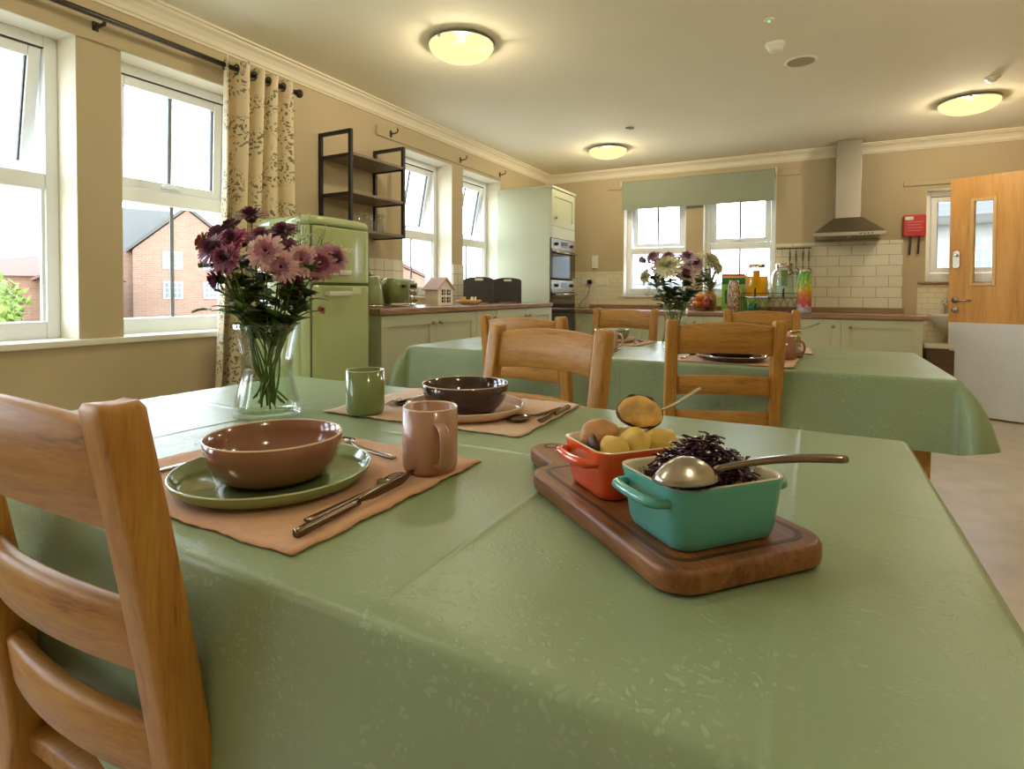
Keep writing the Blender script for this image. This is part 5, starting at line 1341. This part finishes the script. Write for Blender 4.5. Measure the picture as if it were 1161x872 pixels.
BF = 5.680                                    # front of the back run
def back_unit(label, x0, x1, doors):
    c = (x0+x1)/2; return base_unit('base_cabinet', label, (c, BF, 0), 0, x1-x0-.002, .815, .598, [(a-c, b-c, k-c) for a, b, k in doors])
back_unit('sage two-door cabinet at the right end of the back worktop', -.386, .786, [(-.384, .200, .140), (.200, .784, .270)])
back_unit('sage two-door cabinet under the drink dispensers', -1.556, -.386, [(-1.554, -.970, -1.03), (-.970, -.388, -.91)])
back_unit('sage two-door cabinet under the back worktop near the oven corner', -2.270, -1.556, [(-2.268, -1.914, -1.97), (-1.914, -1.558, -1.86)])
t = thing('worktop', 'brown wood worktop along the back wall under the blind', 'worktop', (-.74, 5.96, .815))
bm = B(); box(bm, -1.60, 1.566, -.315, .320, .0015, .040); obj('worktop_slab', bm, M['topx'], t, bevel=.005)
bm = B(); box(bm, -1.60, 1.46, .290, .311, .0405, .082); obj('upstand', bm, M['topx'], t, bevel=.003)

# ------------------------------------------------------------------ things on the left worktop
LT = .9365
t = thing('kettle', 'sage green kettle peeping out between the fridge and the toaster', 'kettle', (-2.60, 2.845, LT), radians(40))
bm = B(); lathe(bm, [(0, .012), (.082, .012), (.084, .03), (.072, .13), (.058, .185), (.052, .198), (0, .20)], 40); obj('body', bm, M['kettle'], t, smooth=True)
bm = B(); lathe(bm, [(0, 0), (.078, 0), (.084, .004), (.084, .012), (0, .0125)], 40); obj('power_base', bm, M['chrome'], t, smooth=True)
bm = B(); lathe(bm, [(.053, .197), (.048, .206), (.02, .214), (.010, .216), (.012, .228), (0, .232)], 32); obj('lid', bm, M['chrome'], t, smooth=True)
bm = B(); loft(bm, [[(.05+.05*q, y*(1-.5*q), .135+.05*q+zz*(1-.4*q)) for y, zz in rrect(.05, .06, .02, 4)] for q in (0, .5, 1)]); obj('spout', bm, M['chrome'], t, smooth=True)
bm = B(); tube(bm, [(-.045, 0, .195), (-.085, 0, .20), (-.115, 0, .17), (-.118, 0, .10), (-.100, 0, .05), (-.075, 0, .045)], .010, 10); obj('handle', bm, M['blackplastic'], t, smooth=True)
t = thing('toaster', 'sage green four-slot toaster with chrome dials beside the kettle', 'toaster', (-2.605, 3.095, LT), pi/2)
bm = B(); loft(bm, [[(x, y, z) for x, y in rrect(.265*k, .20*k, .05, 8)] for z, k in ((.022, 1), (.15, 1), (.172, .975), (.186, .92), (.190, .84))]); obj('shell', bm, M['kettle'], t, smooth=True)
bm = B(); loft(bm, [[(x, y, z) for x, y in rrect(.275, .208, .05, 8)] for z in (.004, .022)]); obj('chrome_base', bm, M['chrome'], t, smooth=True)
bm = B(); box(bm, .020, .115, -.106, -.099, .03, .165); pnl = obj('control_panel', bm, M['chrome'], t, bevel=.004)
for x in (.043, .090):
    for z in (.06, .105):
        bm = B(); lathe(bm, [(0, -.016), (.015, -.015), (.017, 0), (0, 0)], 18)
        for v in bm.verts: v.co = Vector((v.co.x+x, v.co.z-.106, v.co.y+z))
        obj('dial', bm, M['chrome'], pnl, smooth=True)
for x in (-.045, .068): obj('lever', bx(x-.014, x+.014, -.125, -.104, .128, .150), M['blackplastic'], t, bevel=.003)
for x in (-.078, -.028, .028, .078): obj('slot', bx(x-.012, x+.012, -.065, .065, .1885, .1910), M['blackplastic'], t)
for sx in (-1, 1):
    for sy in (-1, 1): obj('foot', bx(sx*.10-.012, sx*.10+.012, sy*.07-.012, sy*.07+.012, 0, .004), M['blackplastic'], t)

t = thing('house_ornament', 'small white wooden house ornament with a pinkish roof on the left worktop', 'ornament', (-2.565, 3.560, LT), radians(-4))
bm = B(); prism(bm, [(-.088, 0), (.088, 0), (.088, .125), (0, .200), (-.088, .125)], -.066, .066, 'yz'); obj('house_body', bm, M['housewhite'], t)
for s in (-1, 1):
    bm = B(); L = hypot(.088, .075); prism(bm, [(s*.106, .1115), (s*.0, .2015), (s*.0, .212), (s*.110, .118)], -.080, .080, 'yz'); obj('roof_slope', bm, M['houseroof'], t)
for yy in (-.043, .019):
    for zz in (.022, .078):
        w = obj('window', bx(.066, .068, yy-.002, yy+.040, zz-.002, zz+.040), M['ovenglass'], t)
        bm = B(); box(bm, .068, .0715, yy+.0165, yy+.0205, zz, zz+.038); box(bm, .068, .0715, yy, yy+.038, zz+.017, zz+.021); obj('window_bars', bm, M['housewhite'], w)
t = thing('oval_dish', 'shallow yellowish wooden dish beside the white house ornament', 'dish', (-2.44, 3.80, LT), radians(75))
bm = B(); lathe(bm, [(0, 0), (.05, 0), (.075, .012), (.09, .035), (.087, .037), (.070, .016), (.045, .007), (0, .006)], 32)
for v in bm.verts: v.co.x *= 1.35; v.co.y *= .8
obj('dish_body', bm, M['bead'], t, smooth=True)
for k, (x, y, c) in enumerate(((-2.45, 3.74, 'yellow'), (-2.42, 3.80, 'cream'), (-2.43, 3.86, 'white'))):
    p = thing('sachet', 'small %s sachet standing in the wooden dish' % c, 'sachet', (x, y, LT+.0095), radians(30*k), 'sachets in the wooden dish'); p.rotation_euler = (radians(12), 0, radians(40+30*k))
    bm = B(); loft(bm, [[(a, b, z) for a, b in rrect(.026, .002+.008*sin(pi*(z/.055)), .0009, 2)] for z in (0, .006, .02, .035, .049, .055)]); obj('packet', bm, M['cartony'] if c == 'yellow' else M['white'], p)
def storage_box(label, x, y, rz):
    t = thing('bread_bin', label, 'box', (x, y, LT), rz, 'charcoal bread bins')
    w, h, d = .262, .235, .17; pts = [(-w/2, .0), (w/2, .0), (w/2, h*.86)]+[(w/2*cos(a), h*.86+h*.14*sin(a)**.8) for a in [pi*i/14 for i in range(1, 14)]]+[(-w/2, h*.86)]
    bm = B(); prism(bm, pts, -d/2, -d/2+.012, 'xz'); f = obj('front_panel', bm, M['charcoal'], t, bevel=.002)
    bm = B(); prism(bm, pts, d/2-.012, d/2, 'xz'); obj('back_panel', bm, M['charcoal'], t, bevel=.002)
    bm = B(); box(bm, -w/2+.006, w/2-.006, -d/2+.012, d/2-.012, .002, h*.86); obj('bin_body', bm, M['charcoal'], t)
    bm = B(); loft(bm, [[(x_, yy, z_) for x_, z_ in rrect(.075, .020, .009, 4, 0, h*.90)] for yy in (-d/2-.0015, -d/2+.001)]); obj('handle_slot', bm, M['white'], f)
    obj('base_board', bx(-w*.32, w*.32, -d/2-.022, -d/2-.001, 0, .012), M['topx'], t)
    return t
storage_box('charcoal bread bin with an arched top, nearer the wooden dish', -2.665, 4.300, radians(36))
storage_box('charcoal bread bin with an arched top, nearer the tall oven cabinet', -2.590, 4.690, radians(36))

# ------------------------------------------------------------------ things on the back worktop
BT = .8565
t = thing('fruit_bowl', 'round wire bowl of fruit at the back window, right of the lilac flowers', 'bowl', (-1.01, 5.93, BT))
bm = B()
for z, r in ((.003, .055), (.03, .088), (.065, .106), (.10, .112)): tube(bm, [(r*cos(2*pi*i/36), r*sin(2*pi*i/36), z) for i in range(36)], .0022, 6, True)
for k in range(18):
    a = 2*pi*k/18; tube(bm, [(r*cos(a), r*sin(a), z) for z, r in ((.003, .055), (.03, .088), (.065, .106), (.10, .112))], .0016, 5)
obj('wire_basket', bm, M['rod'], t)
for i, (x, y, z, m, lab) in enumerate(((-.045, -.035, .062, 'fruitorange', 'orange at the front left of the wire fruit bowl'), (.045, -.03, .062, 'fruitred', 'red apple at the front right of the wire fruit bowl'), (.0, .05, .062, 'fruitorange', 'orange at the back of the wire fruit bowl'), (-.01, -.01, .142, 'fruitorange', 'orange on top of the wire fruit bowl'), (.055, .045, .105, 'fruitred', 'red apple leaning at the back right of the wire fruit bowl'), (-.060, .04, .115, 'fruitorange', 'orange at the upper left of the wire fruit bowl'))):
    f = thing('orange' if m == 'fruitorange' else 'apple', lab, 'fruit', (-1.01+x, 5.93+y, BT+z), 0, 'fruit in the wire bowl'); bm = B(); ball(bm, (0, 0, 0), .040, 3, (1, 1, .95), .03, seed=i); obj('fruit_skin', bm, M[m], f, smooth=True)
    bm = B(); rod(bm, (0, 0, .034), (.002, 0, .044), .0025, 6); obj('stalk', bm, M['stem'], f)
t = thing('pineapple', 'pineapple with a spiky crown behind the fruit bowl', 'pineapple', (-.955, 6.08, BT))
bm = B(); lathe(bm, [(0, 0), (.045, .004), (.062, .04), (.068, .10), (.062, .16), (.040, .20), (0, .21)], 32); obj('fruit_body', bm, M['pine'], t, smooth=True)
bm = B(); rnd = random.Random(3)
for k in range(44):
    a = k*2.4; q = k/44; el = .25+1.1*q; L = .13+.14*q+rnd.uniform(-.02, .02); d = Vector((cos(a)*cos(el), sin(a)*cos(el), sin(el))); sd = Vector((-sin(a), cos(a), 0)); pr = None
    for u, w in ((0, 1), (.35, 1.1), (.7, .7), (1, .08)):
        p = Vector((0, 0, .195+.05*q))+d*L*u-Vector((0, 0, 1))*L*.22*u*u*(1-q)
        cur = [bm.verts.new(p+sd*.011*w), bm.verts.new(p-Vector((0, 0, .003))), bm.verts.new(p-sd*.011*w)]
        if pr: bm.faces.new((pr[0], pr[1], cur[1], cur[0])); bm.faces.new((pr[1], pr[2], cur[2], cur[1]))
        pr = cur
obj('crown', bm, M['pineleaf'], t)
t = thing('cereal_carton', 'tall green carton with a red top edge standing before the back window', 'carton', (-.722, 6.09, BT), radians(3))
obj('carton_box', bx(-.118, .118, -.035, .035, 0, .372), M['carton'], t, bevel=.002)
obj('red_band', bx(-.1185, .1185, -.0355, .0355, .352, .3735), M['cartonr'], t); obj('yellow_band', bx(-.1185, .1185, -.0355, .0355, .333, .351), M['cartony'], t)
obj('dark_green_band', bx(-.1185, .1185, -.0355, .0355, .268, .332), M['cartond'], t)
bm = B(); prism(bm, [(-.085, .07), (-.060, .07), (-.055, .19), (-.065, .215), (-.080, .215), (-.09, .19)], -.037, -.0352, 'xz'); obj('printed_figure', bm, M['cartond'], t)
bm = B(); prism(bm, [(.035, .08), (.07, .08), (.075, .2), (.06, .23), (.04, .23), (.03, .2)], -.037, -.0352, 'xz'); obj('printed_figure', bm, M['cartony'], t)
def mosaic(label, x, y, prof, mat):
    t = thing('mosaic_vase', label, 'vase', (x, y, BT)); bm = B(); lathe(bm, [(0, 0)]+prof+[(prof[-1][0]-.004, prof[-1][1]), (prof[-1][0]-.006, prof[-1][1]-.05), (0, prof[-1][1]-.06)], 40); obj('mosaic_body', bm, M[mat], t, smooth=True)
    bm = B(); tube(bm, [((prof[-1][0]-.002)*cos(2*pi*i/32), (prof[-1][0]-.002)*sin(2*pi*i/32), prof[-1][1]) for i in range(32)], .0025, 6, True); obj('rim', bm, M['glassjar'], t, smooth=True)
mosaic('white and red mosaic vase in front of the green carton', -.700, 5.855, [(.050, 0), (.053, .01), (.060, .09), (.0615, .14), (.057, .20), (.047, .27), (.044, .300)], 'moswhite')
mosaic('rainbow mosaic vase, green at the top, at the front of the back worktop', -.088, 5.735, [(.058, 0), (.061, .02), (.060, .10), (.064, .19), (.061, .27), (.050, .335), (.043, .375)], 'mosrainbow')
# dispensers on their wire stand
t = thing('dispenser_stand', 'black wire stand under the two drink dispensers', 'stand', (-.385, 5.945, BT)); ST = .135
bm = B(); hw, hd2 = .245, .105
for z in (ST, ST+.045): tube(bm, [(-hw, -hd2, z), (hw, -hd2, z), (hw, hd2, z), (-hw, hd2, z)], .003, 6, True)
for x in (-hw, -.005, hw):
    for y in (-hd2, hd2): tube(bm, [(x, y, ST+.045), (x, y, 0.004)], .003, 6)
obj('frame', bm, M['black'], t)
bm = B()
for y in (-hd2, hd2):
    for k in range(4):
        a = -hw+hw*2*k/4; b = a+hw*2/4; tube(bm, [(a, y, .006), ((a+b)/2, y, ST), (b, y, .006)], .0022, 6); tube(bm, [(a, y, ST), ((a+b)/2, y, .006), (b, y, ST)], .0022, 6)
obj('zigzag_wires', bm, M['black'], t)
bm = B()
for k in range(9): rod(bm, (-hw+hw*2*k/8, -hd2, ST), (-hw+hw*2*k/8, hd2, ST), .0025, 6)
obj('support_wires', bm, M['black'], t)
def dispenser(label, x, liquid, lv, fruit):
    t = thing('drink_dispenser', label, 'drink dispenser', (x, 5.945, BT+ST+.004), 0, 'glass drink dispensers'); r = .108
    bm = B(); lathe(bm, [(0, 0), (r*.86, 0), (r*.97, .010), (r, .03), (r, .20), (r*.95, .235), (r*.72, .268), (r*.66, .275), (r*.66, .300), (r*.64, .300), (r*.64, .274), (r*.70, .264), (r*.92, .232), (r*.965, .20), (r*.965, .032), (r*.92, .014), (0, .010)], 56); obj('glass_jar', bm, M['glassjar'], t, smooth=True)
    bm = B(); lathe(bm, [(0, .0115), (r*.90, .015), (r*.955, .034), (r*.955, lv-.002), (r*.94, lv), (0, lv)], 48); obj('drink', bm, M[liquid], t, smooth=True)
    bm = B(); lathe(bm, [(r*.70, .288), (r*.70, .318), (r*.66, .323), (0, .324)], 40); obj('lid', bm, M['steel'], t, smooth=True)
    bm = B(); lathe(bm, [(0, .11), (.030, .11), (.031, .26), (0, .262)], 24)
    for v in bm.verts: v.co += Vector((.0, 0, .0))+Vector((.006*noise.noise(v.co*60), .006*noise.noise(v.co*50), 0))
    obj('infuser', bm, M[fruit], t, smooth=True)
    bm = B(); rod(bm, (0, -r+.004, .042), (0, -r-.040, .042), .010, 12); tube(bm, [(0, -r-.032, .042), (0, -r-.034, .020), (0, -r-.036, .006)], .011, 10); tp = obj('tap', bm, M['blackplastic'], t, smooth=True)
    bm = B(); tube(bm, [(0, -r-.030, .05), (0, -r-.028, .075), (.004, -r-.016, .088)], .008, 8); obj('tap_lever', bm, M['blackplastic'], tp, smooth=True)
dispenser('glass dispenser of orange juice on the wire stand', -.505, 'juice', .205, 'orangeslice')
dispenser('glass dispenser of pale minted water on the wire stand', -.262, 'cucwater', .185, 'herb')
t = thing('enamel_cup', 'small dark green cup in front of the wire stand', 'cup', (-.535, 5.775, BT)); bm = B(); lathe(bm, [(0, 0), (.040, 0), (.047, .01), (.050, .085), (.047, .086), (.044, .012), (0, .008)], 32); obj('cup_body', bm, M['greenpot'], t, smooth=True)
bm = B(); tube(bm, [(.049, 0, .07), (.072, 0, .066), (.074, 0, .035), (.049, 0, .025)], .005, 8); obj('handle', bm, M['greenpot'], t, smooth=True)
t = thing('drip_tray', 'pale steel drip tray between the stand and the rainbow vase', 'tray', (-.315, 5.76, BT)); bm = B(); loft(bm, [[(x, y, z) for x, y in rrect(.20*k, .12*k, .02, 5)] for z, k in ((0, .94), (.012, 1), (.0125, .97), (.004, .92))]); obj('tray_body', bm, M['steel'], t, smooth=True)
bm = B()
for k in range(9): rod(bm, (-.08+.02*k, -.052, .0125), (-.08+.02*k, .052, .0125), .0015, 5)
obj('grid', bm, M['steel'], t)

# ------------------------------------------------------------------ back wall fittings
t = thing('roller_blind', 'sage grey roller blind drawn a little way down over the two back windows', 'blind', (-1.158, YB-.060, 1.98))
obj('blind_fabric', bx(-.786, .786, -.0015, .0015, .0, .300), M['blind'], t)
bm = B(); rod(bm, (-.786, .022, .288), (.786, .022, .288), .022, 20); obj('roller', bm, M['blind'], t, smooth=True)
obj('bottom_bar', bx(-.786, .786, -.004, .004, -.012, .010), M['blind'], t, bevel=.002)
for s in (-1, 1): obj('end_bracket', bx(s*.797-.006, s*.797+.006, -.006, .058, .262, .318), M['white'], t)
bm = B(); rod(bm, (.800, .0, .28), (.800, .0, -.62), .0022, 6); rod(bm, (.800, .016, .28), (.800, .016, -.62), .0022, 6); obj('pull_chain', bm, M['white'], t)
t = thing('cooker_hood', 'stainless steel chimney cooker hood on the back wall', 'cooker hood', (.255, YB, 1.55))
bm = B(); box(bm, -.100, .100, -.285, -.002, .165, .89); obj('chimney', bm, M['hoodsteel'], t, bevel=.003)
bm = B(); W0, D0 = .275, .48; R0 = [(-W0, -D0), (W0, -D0), (W0, -.002), (-W0, -.002)]; R1 = [(-.112, -.295), (.112, -.295), (.112, -.002), (-.112, -.002)]
loft(bm, [[(x, y, .034) for x, y in R0], [(x, y, .180) for x, y in R1]]); obj('canopy', bm, M['hoodsteel'], t)
obj('canopy_lip', bx(-W0, W0, -D0, -.002, 0, .0335), M['hoodsteel'], t, bevel=.002)
for k in range(4): 
    bm = B(); lathe(bm, [(0, -.004), (.006, -.004), (.007, 0), (0, 0)], 14)
    for v in bm.verts: v.co = Vector((v.co.x+.09+.028*k, v.co.z-D0, v.co.y+.017))
    obj('button', bm, M['blackplastic'], t)
for x in (-.13, .13): obj('grease_filter', bx(x-.115, x+.115, -D0+.06, -.06, -.003, 0), M['darksteel'], t)
t = thing('utensil_rail', 'dark metal utensil rail on the tiles behind the dispensers', 'rail', (-.192, YB-.012, 1.483))
bm = B(); rod(bm, (-.155, -.030, 0), (.155, -.030, 0), .006, 10)
for x in (-.135, .135): rod(bm, (x, -.030, 0), (x, .0, 0), .005, 8)
obj('rail_bar', bm, M['rod'], t)
for k, (x, nm, lab) in enumerate(((-.227, 'ladle', 'ladle hanging leftmost on the utensil rail'), (-.172, 'slotted_spoon', 'long spoon hanging second on the utensil rail'), (-.112, 'spatula', 'spatula hanging third on the utensil rail'), (-.060, 'masher', 'round-headed utensil hanging rightmost on the utensil rail'))):
    u = thing(nm, lab, 'utensil', (x, YB-.050, 1.474), 0, 'utensils on the rail')
    bm = B(); tube(bm, [(0, .008, -.012), (0, .012, .010), (0, .002, .016), (0, -.004, .004), (0, 0, -.03)], .0028, 6); obj('hook', bm, M['rod'], u, smooth=True)
    bm = B(); loft(bm, [[(a, b, z) for a, b in rrect(w, .007, .003, 3)] for z, w in ((-.02, .010), (-.05, .018), (-.10, .018), (-.13, .009), (-.19, .007))]); obj('handle', bm, M['darksteel'], u, smooth=True)
    bm = B()
    if nm == 'spatula': loft(bm, [[(a, b, z) for a, b in rrect(w, .003, .001, 2)] for z, w in ((-.185, .012), (-.20, .05), (-.262, .056), (-.265, .054))])
    else: ball(bm, (0, -.004, -.222), .032 if nm != 'masher' else .028, 2, (1, .35 if nm != 'ladle' else .7, 1.25))
    obj('head', bm, M['steel'], u, smooth=True)
t = thing('fire_blanket_case', 'red wall case with two hanging black straps right of the cooker hood', 'fire blanket', (.787, YB, 1.656))
bm = B(); loft(bm, [[(x, y, z) for x, z in rrect(.172*k, .196*k, .016, 5)] for y, k in ((-.001, 1), (-.046, 1), (-.054, .96))]); obj('case', bm, M['redbox'], t, smooth=False, bevel=.002)
obj('white_label', bx(-.074, -.012, -.0558, -.0540, .052, .082), M['white'], t)
pk = plain('faded_print', (226, 132, 124), .5)
for k in range(4): obj('print_line', bx(-.055, .06-.012*(k % 2), -.0556, -.0540, .030-.026*k, .036-.026*k), pk, t)
for x, L in ((-.028, .168), (.036, .158)):
    bm = B(); loft(bm, [[(x+a-.006*q, -.028+b, -.098-L*q) for a, b in rrect(.020-.004*q, .006, .002, 2)] for q in (0, .3, .7, 1)]); obj('strap', bm, M['blackplastic'], t)
def plate_socket(name, label, x, z, w, h, detail):
    t = thing(name, label, 'socket' if 'sock' in name else 'switch', (x, YB-.008, z)); obj('face_plate', bx(-w/2, w/2, -.010, 0, -h/2, h/2), M['white'], t, bevel=.002)
    for dx in detail: obj('rocker' if 'switch' in name else 'socket_face', bx(dx-.012, dx+.012, -.0125, -.010, -.012, .014), M['white'], t, bevel=.001)
    return t
plate_socket('wall_socket', 'white single socket with a black plug, left on the back wall tiles', -2.390, 1.170, .088, .088, (0,))
plate_socket('wall_socket', 'white double socket right of the black plug on the back wall tiles', -2.190, 1.165, .150, .088, (-.035, .035))
plate_socket('light_switch', 'tall white switch plate above the tiles near the oven corner', -2.279, 1.395, .075, .15, (-.0,))
t = thing('plug_with_cord', 'black plug with a grey cord hanging at the left of the back wall tiles', 'plug', (-2.335, YB-.021, 1.160)); obj('plug_body', bx(-.026, .026, -.032, 0, -.024, .024), M['blackplastic'], t, bevel=.005)
bm = B(); tube(bm, bez((0, -.02, -.02), (.0, -.03, -.16), (-.06, -.02, -.20), 10)+bez((-.06, -.02, -.20), (-.13, -.012, -.24), (-.13, -.012, -.298), 8)[1:], .004, 6); obj('cord', bm, M['bar'], t, smooth=True)
# basin and low shelf behind the door
t = thing('wash_basin', 'white wall-hung wash basin half hidden behind the open door', 'basin', (1.11, YB-.002, .86))
bm = B(); n = 28
def hr(r, z, d=1.): return [(r*cos(a), -r*d*sin(a) if sin(a) > 0 else 0, z) for a in [pi*i/n for i in range(n+1)]]
loft(bm, [hr(.06, -.20), hr(.12, -.15), hr(.18, -.08), hr(.21, -.02), hr(.215, 0), hr(.20, 0), hr(.185, -.03), hr(.14, -.08), hr(.07, -.105)]); obj('bowl', bm, M['white'], t, smooth=True)
bm = B(); tube(bm, [(-.09, -.035, 0), (-.09, -.035, .075), (-.09, -.055, .095), (-.09, -.095, .09), (-.09, -.105, .07)], .010, 10); tp = obj('tap', bm, M['chrome'], t, smooth=True)
bm = B(); lathe(bm, [(.012, .075), (.020, .085), (.020, .115), (0, .12)], 16, (-.09, -.035, 0)); obj('tap_head', bm, M['chrome'], tp, smooth=True)
t = thing('low_cupboard', 'low brown cupboard with a pale top under the wash basin', 'cupboard', (1.06, YB-.02, 0))
obj('cupboard_body', bx(-.20, .26, -.22, -.002, .02, .56), M['brownboard'], t); obj('cupboard_top', bx(-.215, .27, -.235, 0, .5605, .60), M['white'], t, bevel=.006)
obj('cupboard_door', bx(-.19, .25, -.235, -.2205, .05, .55), M['brownboard'], t)
